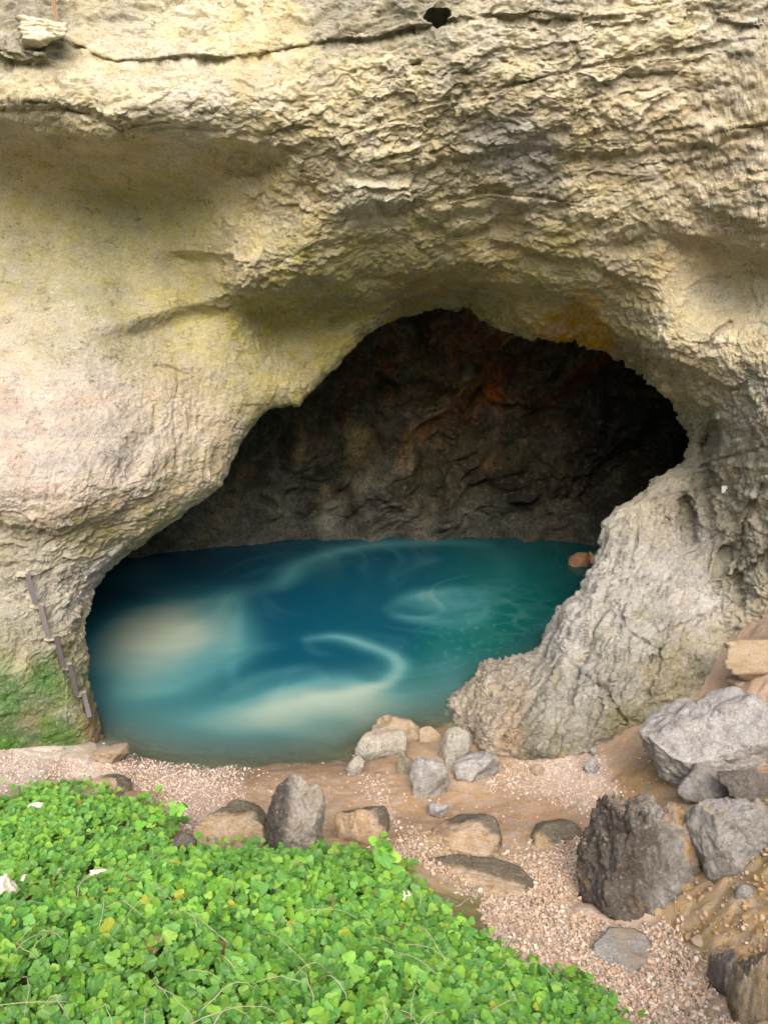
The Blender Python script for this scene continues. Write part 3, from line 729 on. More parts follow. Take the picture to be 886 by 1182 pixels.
# ================================================================== BOULDERS
import bmesh
_ico = {}
def ico(n):
    if n not in _ico:
        bm = bmesh.new(); bmesh.ops.create_icosphere(bm, subdivisions=n, radius=1)
        V = np.array([v.co[:] for v in bm.verts]); Fc = np.array([[v.index for v in f.verts] for f in bm.faces]); bm.free()
        V /= np.linalg.norm(V, axis=1)[:, None]; _ico[n] = (V, Fc)
    return _ico[n]

def rock_shape(seed, sub=5, nplanes=9, cut=(.46, .84), rough=.6, strata=None, extra=None, k=26.0, chip=.9):
    r = np.random.default_rng(seed)
    V, Fc = ico(sub)
    n = r.normal(size=(nplanes, 3)); n /= np.linalg.norm(n, axis=1)[:, None]; h = r.uniform(*cut, nplanes)
    if extra is not None:
        e = np.array(extra, float); en = e[:, :3]/np.linalg.norm(e[:, :3], axis=1)[:, None]
        n = np.vstack([n, en]); h = np.r_[h, e[:, 3]]
    den = np.clip(V@n.T, 1e-3, None)/h
    rad = 1/(np.power(den, k).sum(1) + 1.0)**(1/k)
    B = V*rad[:, None]
    a_, b_2, c_2 = B[Fc[:, 0]], B[Fc[:, 1]], B[Fc[:, 2]]
    fn = np.cross(b_2-a_, c_2-a_); vn = np.zeros_like(B)
    for j in range(3): np.add.at(vn, Fc[:, j], fn)
    vn /= np.linalg.norm(vn, axis=1)[:, None]+1e-9
    p = B + seed*.77
    q = p + .06*np.c_[fbm(p*4, 3, seed+7), fbm(p*4, 3, seed+8), fbm(p*4, 3, seed+9)]
    if strata is not None:
        ax = np.array(strata, float); ln = np.linalg.norm(ax); ax = ax/ln
        q = q + ax*((q@ax)[:, None]*2.6)          # squeeze across the bedding so the relief breaks into flakes
    d = .13*chip*facets(q*1.6, seed) + .070*chip*facets(q*4, seed+1) + .036*chip*facets(q*9, seed+2) + (.020*chip*facets(q*20, seed+12) if sub > 4 else 0)
    cv, ce = chips(q*3, seed+4, .5); d += (.035 if strata is None else .075)*chip*cv
    cv, ce = chips(q*7, seed+6, .5); d += (.018 if strata is None else .035)*chip*cv
    d += .06*fbm(p*2.2, 3, seed) + .045*rough*ridged(q*5, 3, seed+14) + .022*rough*2*fbm(q*9, 5, seed+3, gain=.66)
    return B + vn*d[:, None], Fc

SAND = (.36, .26, .175)
M_grey = rock_mat('grey_limestone', (.26, .25, .22), (.07, .065, .055), (.46, .44, .40), .8, .9, 3.0, dust=SAND, dust_amt=.5, dust_lo=.75, bump_dist=.04)
M_pale = rock_mat('pale_limestone', (.265, .258, .25), (.07, .065, .055), (.46, .45, .44), .95, 1., 3.0, bump_dist=.04)
M_slate = rock_mat('dark_flaky_stone', (.12, .105, .09), (.035, .03, .025), (.27, .245, .21), .85, 1., 2.2, stretch=(1.6, 1.6, .6), rough=.55, bump_dist=.04)
M_slateb = rock_mat('blue_grey_stone', (.20, .195, .185), (.06, .055, .05), (.40, .36, .30), .85, 1., 2.4, rough=.65, dust=(.36, .26, .15), dust_amt=.6, dust_lo=.88, bump_dist=.04)
M_brown = rock_mat('mud_stained_stone', (.25, .20, .14), (.09, .075, .05), (.40, .33, .25), .75, .9, 3.0, dust=SAND, dust_amt=.6, dust_lo=.82, bump_dist=.04)
M_sandy = rock_mat('sand_dusted_stone', (.22, .18, .125), (.07, .06, .045), (.40, .33, .24), .8, .9, 3.0, dust=SAND, dust_amt=.85, dust_lo=.48, bump_dist=.04)
M_olive = rock_mat('mossy_stone', (.19, .17, .12), (.06, .055, .04), (.36, .32, .25), .85, .9, 3.0, dust=SAND, dust_amt=.7, dust_lo=.82, bump_dist=.04)
M_red = rock_mat('reddish_stone', (.28, .16, .10), (.12, .07, .05), (.4, .27, .18), .5, .6, 3.0, bump_dist=.03)
M_white = rock_mat('bleached_stone', (.52, .46, .38), (.25, .20, .15), (.64, .59, .52), .5, .6, 6.0, bump_dist=.02)
M_paintb = rock_mat('half_buried_stone', None, (.05, .042, .03), (.44, .37, .28), .7, 1., 3.0, rough=.75, bump_dist=.04)
M_paint = rock_mat('weathered_stone', None, (.04, .035, .03), (.42, .38, .33), .7, 1., 2.6, rough=.6, dust=SAND, dust_amt=.6, dust_lo=.85, bump_dist=.04)

def boulder(label, bbox, mat, seed, ry=.8, bury=.5, sub=5, group=None, yaw=None, name='boulder', cat='boulder', zoff=0, surf=None, tilt=(0, 0), pig=None, **kw):
    x0, y0, x1, y1 = bbox
    g = surf if surf is not None else hit_ground((x0+x1)/2, y1)
    dpt = project(g)[2]
    w = (x1-x0)*dpt/F; Ha = (y1-y0)*dpt/F
    a = PITCH + math.atan(((y0+y1)/2-PH/2)/F)
    sy = ry*w
    sz = max((Ha - sy*math.sin(a)*.8)/math.cos(a), .22*w)
    bury = bury + .25; tot = sz*(1+bury)
    V, Fc = rock_shape(seed, sub, **kw)
    rz = seed*1.3 if yaw is None else yaw
    M = np.array(Euler((tilt[0], tilt[1], rz)).to_matrix())
    V = V @ M.T
    lo, hi = V.min(0), V.max(0); V = (V-(lo+hi)/2)/(hi-lo)
    ctr = np.array([g[0], g[1]+sy*.42, g[2]+sz-tot/2+zoff])
    S = np.array([w, sy, tot])
    for _ in range(4):                              # settle size and place against the measured outline
        Wv = V*S + ctr
        gzv = ground_z(Wv[:, 0], Wv[:, 1], False)
        vis = (Wv[:, 2] > gzv-.01) if surf is None else (Wv[:, 2] > -.02)
        if vis.sum() < 20: break
        ax, ay, _ = project(Wv[vis])
        S[0] *= np.clip((x1-x0)/(ax.max()-ax.min()), .7, 1.4); ctr[0] += ((x0+x1)/2-(ax.max()+ax.min())/2)*dpt/F
        dtop = (ay.min()-y0)*dpt/F/math.cos(a)
        S[2] = max(S[2] + np.clip(dtop, -.3, .3), .15*S[0]); ctr[2] += np.clip(dtop, -.3, .3)/2
        if surf is None:
            ctr[1] += np.clip((ay.max()-y1)*dpt/F/math.sin(a), -.2, .2)*.7
    Wv = V*S
    o = quick_mesh(name, Wv, Fc, mat, attrs=None if pig is None else {'pigment': pig(V*2, Wv+ctr)}); o.location = ctr
    thing(o, label, cat, group)
    return o

PI = math.pi
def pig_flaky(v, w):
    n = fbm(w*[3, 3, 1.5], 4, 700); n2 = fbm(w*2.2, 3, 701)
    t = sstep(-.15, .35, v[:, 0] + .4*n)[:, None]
    c_ = np.array([.075, .065, .055])*(1-t) + np.array([.20, .195, .185])*t  # dark left, paler right: part wetness, part light and shade in the colour
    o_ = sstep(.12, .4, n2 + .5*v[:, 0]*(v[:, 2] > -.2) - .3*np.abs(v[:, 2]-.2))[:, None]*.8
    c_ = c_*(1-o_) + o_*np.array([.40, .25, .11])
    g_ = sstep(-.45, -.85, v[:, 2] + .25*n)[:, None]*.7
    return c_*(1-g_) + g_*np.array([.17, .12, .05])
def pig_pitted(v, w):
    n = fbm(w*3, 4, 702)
    t = sstep(-.55, -.15, v[:, 0] - .25*v[:, 2] + .35*n)[:, None]  # left side darker than the rest
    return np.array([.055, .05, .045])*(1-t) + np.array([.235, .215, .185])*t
def pig_slab(edge, sandy=(.37, .275, .185)):
    """dark crest with sand lying against the rest of it"""
    def f(v, w):
        n = fbm(w*3.5, 4, 703); n2 = fbm(w*9, 3, 704)
        t = sstep(edge-.12, edge+.12, .75*v[:, 1] + .45*v[:, 0] + .35*v[:, 2]*(v[:, 2] < .6) + .35*n + .15*n2)[:, None]
        return np.array(sandy)*(1-t) + np.array([.105, .09, .065])*t
    return f
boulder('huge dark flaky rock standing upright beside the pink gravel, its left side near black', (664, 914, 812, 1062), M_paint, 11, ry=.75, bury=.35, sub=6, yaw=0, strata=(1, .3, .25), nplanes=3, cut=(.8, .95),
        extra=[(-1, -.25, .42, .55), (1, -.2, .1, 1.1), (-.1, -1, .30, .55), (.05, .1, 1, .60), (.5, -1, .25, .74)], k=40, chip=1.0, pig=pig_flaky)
boulder('broken blue-grey rock with ochre joints, right of the huge dark flaky rock', (788, 918, 905, 1018), M_slateb, 12, ry=.8, bury=.5, sub=6, yaw=0, nplanes=6, extra=[(0, -1, .5, .55), (0, 0, 1, .6), (-.9, -.5, .2, .8)], chip=1.0, k=30)
boulder('long pale grey slab-like boulder leaning against the foot of the right cliff', (736, 792, 920, 912), M_pale, 13, ry=.62, bury=.2, sub=6, yaw=.0, nplanes=4, cut=(.8, .95), extra=[(-.1, -.55, .8, .46), (-.15, .1, 1, .55), (-1, -.3, .1, .8), (0, -1, -.25, .5), (-.6, -.8, -.2, .66)], k=34, tilt=(0, -.38), chip=.8)
boulder('dark angular block wedged under the long pale slab-like boulder', (780, 880, 846, 928), M_slateb, 14, ry=.8, bury=.4, extra=[(0, -1, .4, .6)])
boulder('wet-looking dark wedge of rock at the right border below the long pale slab', (826, 888, 900, 930), M_slate, 15, ry=.7, bury=.4, extra=[(0, -.8, .8, .5)])
boulder('smooth brown-topped block resting high on the right bank above the pale slab', (852, 738, 925, 786), M_brown, 16, ry=.8, bury=.4, nplanes=9)
boulder('small brown stone tucked under the smooth block on the right bank', (838, 774, 862, 796), M_brown, 17, ry=.9, sub=4, name='stone', cat='stone')
boulder('pitted grey boulder with a dark left side, in the sand above the green plants', (307, 894, 376, 990), M_paint, 21, ry=1.0, bury=.5, sub=6, nplanes=3, yaw=0, cut=(.85, .95), extra=[(.1, -1, .25, .62), (-1, -.3, .1, .74), (.1, -.35, 1, .58), (1, -.2, .1, .74), (-.7, 0, .8, .8)], k=13, chip=1.5, tilt=(.1, .14), pig=pig_pitted)
boulder('low rounded boulder half buried in tan sand right of the pitted grey boulder', (386, 930, 450, 978), M_paintb, 22, ry=1.1, bury=1.4, nplanes=6, k=10, chip=.7, cut=(.7, .95), extra=[(-.1, -.75, .9, .38)], pig=pig_slab(.0))
boulder('blocky mottled grey boulder at the water edge, front one of a pair', (409, 840, 470, 880), M_grey, 23, ry=.7, bury=.4, sub=6, nplanes=10)
boulder('rounded brownish boulder just behind the blocky mottled one at the water edge', (424, 825, 486, 862), M_brown, 24, ry=.7, bury=.6, nplanes=10, chip=1.25)
boulder('low flat stone at the water edge right of the pair of boulders', (478, 838, 512, 858), M_brown, 124, ry=.8, bury=.8, sub=4, name='stone', cat='stone')
boulder('small olive grey stone with pointed top left of the two pale lilac rocks', (457, 866, 486, 897), M_olive, 25, ry=.8, bury=.4, sub=4, name='stone', cat='stone', chip=1.25)
boulder('pale lilac grey rock with overhanging broken front, left of a matching pair', (472, 872, 520, 922), M_pale, 26, ry=.8, bury=.2, nplanes=9, extra=[(-.2, -.4, 1, .6), (0, -1, -.3, .75)], chip=1.25)
boulder('pale lilac grey rock with smooth flat top, right of a matching pair', (522, 866, 576, 905), M_pale, 27, ry=.75, bury=.3, nplanes=9, extra=[(.1, -.3, 1, .6)], chip=1.25)
boulder('pointed cone-shaped grey rock behind the pale lilac pair', (505, 838, 544, 886), M_grey, 28, ry=.8, bury=.4, nplanes=6, extra=[(-.9, -.3, .5, .5), (.8, -.4, .6, .5)], chip=1.25)
boulder('small pinkish grey stone lying below the left pale lilac rock', (493, 926, 517, 944), M_pale, 30, ry=.8, bury=.3, sub=4, name='stone', cat='stone', chip=1.25)
boulder('small light grey stone at the water edge left of the blocky mottled boulder', (400, 872, 420, 894), M_grey, 31, ry=.8, bury=.4, sub=4, name='stone', cat='stone')
boulder('broad sand-covered slab with a dark right rim, below the sandy channel', (494, 940, 580, 992), M_paintb, 32, ry=1.1, bury=1.6, nplanes=5, k=16, chip=.7, cut=(.7, .95), extra=[(-.15, -.75, .85, .30), (.9, -.2, .4, .8), (0, .2, 1, .5)], pig=pig_slab(.28))
boulder('long dark-rimmed slab half buried at the top of the pink gravel', (486, 986, 616, 1042), M_paintb, 33, ry=.7, bury=1.6, sub=6, nplanes=5, cut=(.7, .95), extra=[(-.1, -.7, .9, .30), (0, .2, 1, .5), (.8, -.3, .5, .75)], k=18, chip=.8, pig=pig_slab(.18))
boulder('rounded mud-brown boulder between the sandy channel and pink gravel', (612, 944, 674, 982), M_paintb, 34, ry=1., bury=1.4, nplanes=6, k=12, chip=.8, cut=(.7, .95), extra=[(.1, -.7, .9, .42)], pig=pig_slab(-.35, (.30, .22, .13)))
boulder('flat dark grey stone embedded in the pink gravel', (682, 1070, 752, 1118), M_slateb, 35, ry=1.0, bury=1.2, nplanes=9, extra=[(0, -.3, 1, .4)])
boulder('long tilted ochre-grey slab in the lower right corner', (838, 1092, 892, 1185), M_sandy, 36, ry=1.3, bury=.5, sub=5, nplanes=8, strata=(1, 0, .3), extra=[(.5, -.4, 1, .5)])
boulder('dark jagged stone beside the long tilted ochre slab', (814, 1095, 852, 1148), M_slate, 37, ry=1.0, bury=.5, nplanes=9)
boulder('large mud-coloured slab half buried left of the pitted grey boulder', (222, 922, 318, 980), M_paintb, 38, ry=1.2, bury=1.8, sub=6, nplanes=4, k=16, chip=.9, yaw=0, cut=(.75, .95), extra=[(-.35, -.7, .85, .28), (-.3, .2, 1, .5)], pig=pig_slab(.30, (.30, .225, .145)))
boulder('low grey shore rock at the foot of the mossy left cliff', (66, 856, 116, 880), M_grey, 39, ry=.8, bury=.8, nplanes=9)
boulder('low tan shore rock touching the water beside the left cliff foot', (106, 857, 150, 884), M_brown, 40, ry=.8, bury=.8, nplanes=9)
boulder('tan flat-topped stone with a grey right end on the left shore', (84, 893, 154, 920), M_paintb, 41, ry=.9, bury=1.2, nplanes=8, k=12, pig=pig_slab(.45))
boulder('dark round stone at the edge of the plants below the mud-coloured slab', (194, 962, 228, 992), M_slate, 42, ry=.8, bury=.5, sub=4, name='stone', cat='stone')
boulder('small black stone peeping out of the plants under the low rounded boulder', (393, 992, 418, 1010), M_slate, 43, ry=.8, bury=.5, sub=4, name='stone', cat='stone')
boulder('light grey stone lying on the sandy channel floor before the rock spur', (672, 874, 692, 894), M_pale, 44, ry=.8, bury=.3, sub=4, name='stone', cat='stone')
boulder('brownish stone in the white gravel left of the sandy channel floor', (612, 882, 628, 896), M_brown, 45, ry=.8, bury=.4, sub=4, name='stone', cat='stone')
boulder('tiny pale stone on the sand above the light grey channel stone', (680, 862, 690, 872), M_pale, 46, ry=.8, bury=.3, sub=3, name='stone', cat='stone')
boulder('dark knob of rock on the brown slope right of the huge flaky rock', (846, 1020, 868, 1042), M_slateb, 47, ry=.9, bury=.5, sub=4, name='stone', cat='stone')
boulder('brown stone lodged in the slope above the tilted ochre slab', (798, 1078, 818, 1094), M_brown, 48, ry=.9, bury=.5, sub=4, name='stone', cat='stone')
pool_r = at_z(668, 657, -.05); pool_r2 = at_z(682, 654, -.05)
boulder('reddish brown rock at the far right rim of the pool', (655, 637, 682, 658), M_red, 51, ry=.9, bury=.6, sub=4, surf=pool_r)
boulder('smaller reddish stone behind the rock spur at the far rim of the pool', (676, 636, 694, 654), M_red, 52, ry=.9, bury=.6, sub=4, surf=pool_r2, name='stone', cat='stone')
for i, (bb, lb) in enumerate([((-6, 1008, 22, 1040), 'white stone at the left border among the plants'), ((103, 1002, 124, 1020), 'cream stone lying in a gap in the middle of the left plants'), ((458, 1028, 482, 1054), 'cream stone at the right edge of the green plants'),
                              ((22, 1008, 40, 1024), 'pale stone right of the white one at the left border'), ((62, 1000, 82, 1012), 'flat pale stone above the dark gap in the plants'), ((30, 926, 52, 938), 'flat white stone at the upper left edge of the plants'), ((92, 928, 106, 938), 'small pinkish stone at the upper edge of the plants'),
                              ((112, 1022, 128, 1034), 'thin white stone in the dark gap in the plants')]):
    boulder(lb, bb, M_white, 60+i, ry=.8, bury=.4, sub=4, name='stone', cat='stone', nplanes=10, zoff=.13)
# loose stone lying on the ledge, top left
lp = cliff_point(45, 42)
Vs, Fs = rock_shape(81, 5, strata=(0, 0, 1)); M_ledge = rock_mat('ledge_limestone', (.40, .36, .27), (.16, .14, .10), (.58, .54, .45), .6, .7, 3.0, bump_dist=.03)
o = quick_mesh('stone', Vs*[.33, .30, .17], Fs, M_ledge); o.location = at_y(46, 36, lp[1]-.12)
thing(o, 'lumpy cream stone lying on the ledge in the top left corner', 'stone')

# ================================================================== GRAVEL (uncountable)
def pebbles(n, sampler, size, mat, name, cols, flat=.6, sub=1, lift=.0):
    V0, F0 = ico(sub)
    r = np.random.default_rng(hash(name) % 1000 if False else len(name)*13)
    xy = sampler(r, n); n = len(xy)
    z = ground_z(xy[:, 0], xy[:, 1])
    z += np.interp(r.uniform(0, 1, n), [0, .8, 1], [0, .3, 1])*lift
    sz = size[0]*np.exp(np.clip(r.normal(0, size[1], n), -1.6*size[1], 1.7*size[1]))
    K = 24
    shapes = []
    for k in range(K):
        nn = r.normal(size=(7, 3)); nn /= np.linalg.norm(nn, axis=1)[:, None]; h = r.uniform(.55, .95, 7)
        rad = 1/(np.power(np.clip(V0@nn.T, 1e-3, None)/h, 10).sum(1)+1)**.1
        shapes.append(V0*rad[:, None]*np.array([1, r.uniform(.55, .95), r.uniform(flat*.7, flat*1.2)]))
    shapes = np.array(shapes)[r.integers(0, K, n)]
    q = r.normal(size=(n, 4)); q[:, 1:3] *= .35; q /= np.linalg.norm(q, axis=1)[:, None]
    w_, x_, y_, z_ = q.T
    Rm = np.stack([np.stack([1-2*(y_*y_+z_*z_), 2*(x_*y_-z_*w_), 2*(x_*z_+y_*w_)], -1), np.stack([2*(x_*y_+z_*w_), 1-2*(x_*x_+z_*z_), 2*(y_*z_-x_*w_)], -1), np.stack([2*(x_*z_-y_*w_), 2*(y_*z_+x_*w_), 1-2*(x_*x_+y_*y_)], -1)], 1)
    P_ = np.einsum('nij,nvj->nvi', Rm, shapes)*(sz[:, None, None]*.5)
    P_ += np.stack([xy[:, 0], xy[:, 1], z + sz*.08], -1)[:, None]
    nv_ = len(V0)
    Fc = (F0[None] + (np.arange(n)*nv_)[:, None, None]).reshape(-1, 3)
    cols = np.array(cols); c_ = cols[r.integers(0, len(cols), n)]*r.uniform(.75, 1.2, (n, 1))
    o = quick_mesh(name, P_.reshape(-1, 3), Fc, mat, smooth=False, attrs={'pigment': np.repeat(c_, nv_, 0)})
    o['kind'] = 'stuff'
    return o

def poly_sampler(polys, box, thin=None, edge=25):
    def f(r, n):
        x = r.uniform(box[0], box[1], n); y = r.uniform(box[2], box[3], n)
        z = ground_z(x, y, False); ax, ay, _ = project(np.c_[x, y, z])
        nn = fbm(np.c_[x, y, z*0]*2.3, 4, 501) + r.normal(0, .2, len(x))
        ax2 = ax + edge*nn; ay2 = ay + edge*.8*(fbm(np.c_[x, y, z*0]*2.3, 4, 502) + r.normal(0, .3, len(x)))
        k = np.zeros(len(x), bool)
        for pl, dens in polys:
            k |= in_poly(ax2, ay2, pl) & (r.uniform(0, 1, n) < dens)
        k &= z > -.02
        return np.c_[x, y][k]
    return f

m, nt, out = new_mat('pebble'); b = N(nt, 'ShaderNodeBsdfPrincipled'); a1 = N(nt, 'ShaderNodeAttribute'); a1.attribute_name = 'pigment'
tc = N(nt, 'ShaderNodeTexCoord').outputs['Object']; g_ = noise_tex(nt, tc, 60, 4, .7)
nt.links.new(mixc(nt, ramp(nt, g_, [(.35, 0.), (.7, .5)]), a1.outputs['Color'], (.25, .16, .10)), b.inputs['Base Color']); b.inputs['Roughness'].default_value = .85; b.inputs['Specular IOR Level'].default_value = .25
nt.links.new(b.outputs[0], out.inputs[0]); M_peb = m
pinks = np.array([.93, .95, .93])*[(.52, .40, .32), (.48, .35, .27), (.56, .45, .37), (.44, .30, .21), (.60, .52, .45), (.40, .31, .24), (.50, .36, .24), (.35, .29, .24)]
whites = np.array([.92, .90, .86])*[(.60, .52, .47), (.55, .46, .42), (.50, .42, .38), (.62, .57, .52), (.45, .37, .33)]
ochres = np.array([.78, .76, .80])*[(.42, .28, .12), (.36, .24, .12), (.48, .34, .2), (.28, .22, .14), (.5, .42, .3)]
lower = [(560, 1040), (620, 1000), (640, 985), (660, 1000), (655, 1060), (700, 1075), (780, 1070), (830, 1140), (860, 1250), (700, 1250), (600, 1120), (560, 1080)]
mid = [(430, 985), (480, 960), (520, 985), (610, 985), (680, 970), (680, 1040), (600, 1050), (480, 1000)]
pebbles(62000, poly_sampler([(lower, 1.), (mid, .35)], (-.2, 2.6, 2.6, 6.2)), (.029, .40), M_peb, 'pink_gravel', pinks, lift=.03)
whitep = [(-40, 872), (60, 878), (130, 870), (200, 882), (300, 890), (250, 905), (200, 925), (100, 895), (-40, 900)]
chan = [(575, 880), (640, 870), (700, 880), (720, 925), (690, 940), (620, 915), (560, 905)]
spots_ = [(410, 895), (440, 900), (452, 930), (470, 960), (500, 955), (470, 965), (440, 945)]
strip = [(200, 925), (280, 900), (250, 945), (215, 965)]
pebbles(80000, poly_sampler([(whitep, .8), (chan, .75), (spots_, .5), (strip, .5)], (-4.5, 2.6, 5.2, 9.2), edge=26), (.021, .5), M_peb, 'white_gravel', whites, flat=.5, lift=.01)
shore = [(-60, 870), (400, 870), (480, 900), (700, 850), (900, 850), (900, 960), (660, 960), (600, 1040), (400, 1000), (150, 960), (-60, 930)]
pebbles(50000, poly_sampler([(shore, .16)], (-5, 4.5, 4.2, 9.2)), (.012, .8), M_peb, 'scattered_pebbles', [tuple(q) for q in whites]+[tuple(q) for q in pinks]+[tuple(q) for q in ochres], flat=.6)
slope = [(780, 1050), (860, 990), (940, 960), (940, 1200), (860, 1200), (800, 1100)]
pebbles(26000, poly_sampler([(slope, .7), ([(600, 960), (690, 960), (680, 1000), (600, 995)], .5), ([(250, 930), (330, 930), (300, 1000), (200, 990)], .25)], (-1.5, 3.2, 2.4, 6.5)), (.018, .75), M_peb, 'ochre_rubble', ochres, lift=.01)

# ================================================================== GREEN PLANTS
def leaf_template():
    pts = []
    K = 25
    for i in range(K):
        a = -PI*.93 + 2*PI*.93*i/(K-1)          # 0 = tip direction (+x), notch at the stalk behind
        r_ = .66 + .22*max(0, math.cos(a))**4 + .20*abs(math.cos((a)*1.5)) + .035*math.cos(11*a)
        if abs(a) > 2.4: r_ *= .85
        pts.append((r_*math.cos(a)*.8+.15, r_*math.sin(a)*.82, 0))
    V = np.array([(0.02, 0, 0)] + pts)
    Fc = np.array([[0, i, i+1] for i in range(1, K)])
    return V, Fc
LV, LF = leaf_template()
def leaves_mesh(pos, nrm, size, spin, cup, r):
    n = len(pos)
    T = np.repeat(LV[None], n, 0).copy()
    T[..., 2] = cup[:, None]*(T[..., 0]**2*.6 + T[..., 1]**2) + .10*np.abs(T[..., 1]) + .06*np.sin(T[..., 0]*5+spin[:, None])*T[..., 1]
    nrm = nrm/np.linalg.norm(nrm, axis=1)[:, None]
    ref = np.stack([np.cos(spin), np.sin(spin), 0*spin], -1)
    tx_ = ref - nrm*(ref*nrm).sum(1)[:, None]; tx_ /= np.linalg.norm(tx_, axis=1)[:, None] + 1e-9
    ty_ = np.cross(nrm, tx_)
    B = np.stack([tx_, ty_, nrm], 1)
    P_ = np.einsum('nvi,nij->nvj', T*(size[:, None, None]*.62), B) + pos[:, None]
    Fc = (LF[None] + (np.arange(n)*len(LV))[:, None, None]).reshape(-1, 3)
    return P_.reshape(-1, 3), Fc
def blade(n): return np.tile(LV, (n, 1))
m, nt, out = new_mat('leaf_green'); L = nt.links.new
a1 = N(nt, 'ShaderNodeAttribute'); a1.attribute_name = 'pigment'
tc = N(nt, 'ShaderNodeTexCoord').outputs['Object']; nz = noise_tex(nt, tc, 45, 3, .6)
col = mixc(nt, ramp(nt, nz, [(.3, .0), (.75, .30)]), a1.outputs['Color'], (.07, .20, .03))
a3 = N(nt, 'ShaderNodeAttribute'); a3.attribute_name = 'blade'; sp3 = N(nt, 'ShaderNodeSeparateXYZ'); L(a3.outputs['Vector'], sp3.inputs[0])
ab = N(nt, 'ShaderNodeMath', operation='ABSOLUTE'); L(sp3.outputs[1], ab.inputs[0])
rat = N(nt, 'ShaderNodeMath', operation='ARCTAN2'); L(ab.outputs[0], rat.inputs[0]); L(sp3.outputs[0], rat.inputs[1])
vs = N(nt, 'ShaderNodeMath', operation='MULTIPLY'); vs.inputs[1].default_value = 3.6; L(rat.outputs[0], vs.inputs[0])
vc = N(nt, 'ShaderNodeMath', operation='COSINE'); L(vs.outputs[0], vc.inputs[0])
col = mixc(nt, ramp(nt, vc.outputs[0], [(.86, 0.), (1., .35)]), col, (.34, .52, .16))
b = N(nt, 'ShaderNodeBsdfPrincipled'); L(col, b.inputs['Base Color']); b.inputs['Roughness'].default_value = .5; b.inputs['Specular IOR Level'].default_value = .3
tl = N(nt, 'ShaderNodeBsdfTranslucent'); L(mixc(nt, .6, col, (.22, .45, .02)), tl.inputs[0])
mx = N(nt, 'ShaderNodeMixShader'); mx.inputs[0].default_value = .35; L(b.outputs[0], mx.inputs[1]); L(tl.outputs[0], mx.inputs[2]); L(mx.outputs[0], out.inputs[0]); M_leaf = m
greens = np.array([.86, 1.02, .80])*np.array([(.155, .33, .05), (.21, .39, .06), (.115, .27, .06), (.27, .43, .06), (.18, .36, .10), (.085, .215, .05)])
veg_near = [(-900, 1010), (0, 1035), (60, 1030), (110, 1015), (170, 1000), (230, 985), (300, 983), (380, 985), (420, 992), (470, 1010), (500, 1050), (560, 1080), (590, 1115), (660, 1130), (740, 1185), (820, 1300), (820, 2600), (-900, 2600)]
veg_far = [(-900, 900), (0, 925), (35, 908), (110, 915), (165, 932), (200, 950), (188, 985), (230, 1000), (260, 1060), (-900, 1120)]
r = np.random.default_rng(99)
def veg(n, box, poly, hgt, size, gap, up):
    x = r.uniform(box[0], box[1], n); y = r.uniform(box[2], box[3], n)
    gzz = ground_z(x, y, False)
    p = np.c_[x, y, 0*x]
    mound = np.clip(.55 + .75*fbm(p*1.5, 3, 601), .1, 1.2)
    fr = r.uniform(0, 1, n)**.6
    z = gzz + hgt*mound*fr + .02
    P_ = np.c_[x, y, z]
    ax, ay, _ = project(P_)
    k = in_poly(ax + 30*fbm(p*2.5, 4, 603) + r.normal(0, 7, n), ay + 24*fbm(p*2.5, 4, 604) + r.normal(0, 6, n), poly) & (fbm(p*2.6, 3, 605) + r.normal(0, .1, n) > gap)
    x, y, z, fr = x[k], y[k], z[k], fr[k]; n = len(x)
    nr = np.c_[r.normal(0, .38, n), r.normal(-.25, .38, n), np.ones(n)*up]
    sz = size*np.exp(np.clip(r.normal(0, .34, n), -.7, .48))*(.75+.35*fr)
    c_ = greens[r.integers(0, 6, n)]*r.uniform(.8, 1.2, (n, 1))
    yel = r.uniform(0, 1, n) < .012; c_[yel] = np.array([.36, .38, .03]); c_[r.uniform(0, 1, n) < .005] = np.array([.20, .12, .05])
    drk = sstep(-.1, .4, fbm(np.c_[x, y, 0*x]*1.3, 2, 607))[:, None]; c_ = c_*(1-.25*drk)
    V_, F_ = leaves_mesh(np.c_[x, y, z], nr, sz, r.uniform(0, 2*PI, n), r.uniform(-.55, .35, n), r)
    return V_, F_, np.repeat(c_, len(LV), 0)
parts_ = [veg(66000, (-4.5, 2.6, 1.2, 5.6), veg_near, .24, .057, -.33, .75), veg(34000, (-5.5, -.6, 3.2, 7.2), veg_far, .15, .050, -.20, .9)]
off = 0; VV = []; FF = []; CC = []
for a, b_, c_ in parts_:
    VV.append(a); FF.append(b_+off); CC.append(c_); off += len(a)
o = quick_mesh('ground_cover_leaves', np.vstack(VV), np.vstack(FF), M_leaf, attrs={'pigment': np.vstack(CC), 'blade': blade(len(np.vstack(CC))//len(LV))}); o['kind'] = 'stuff'

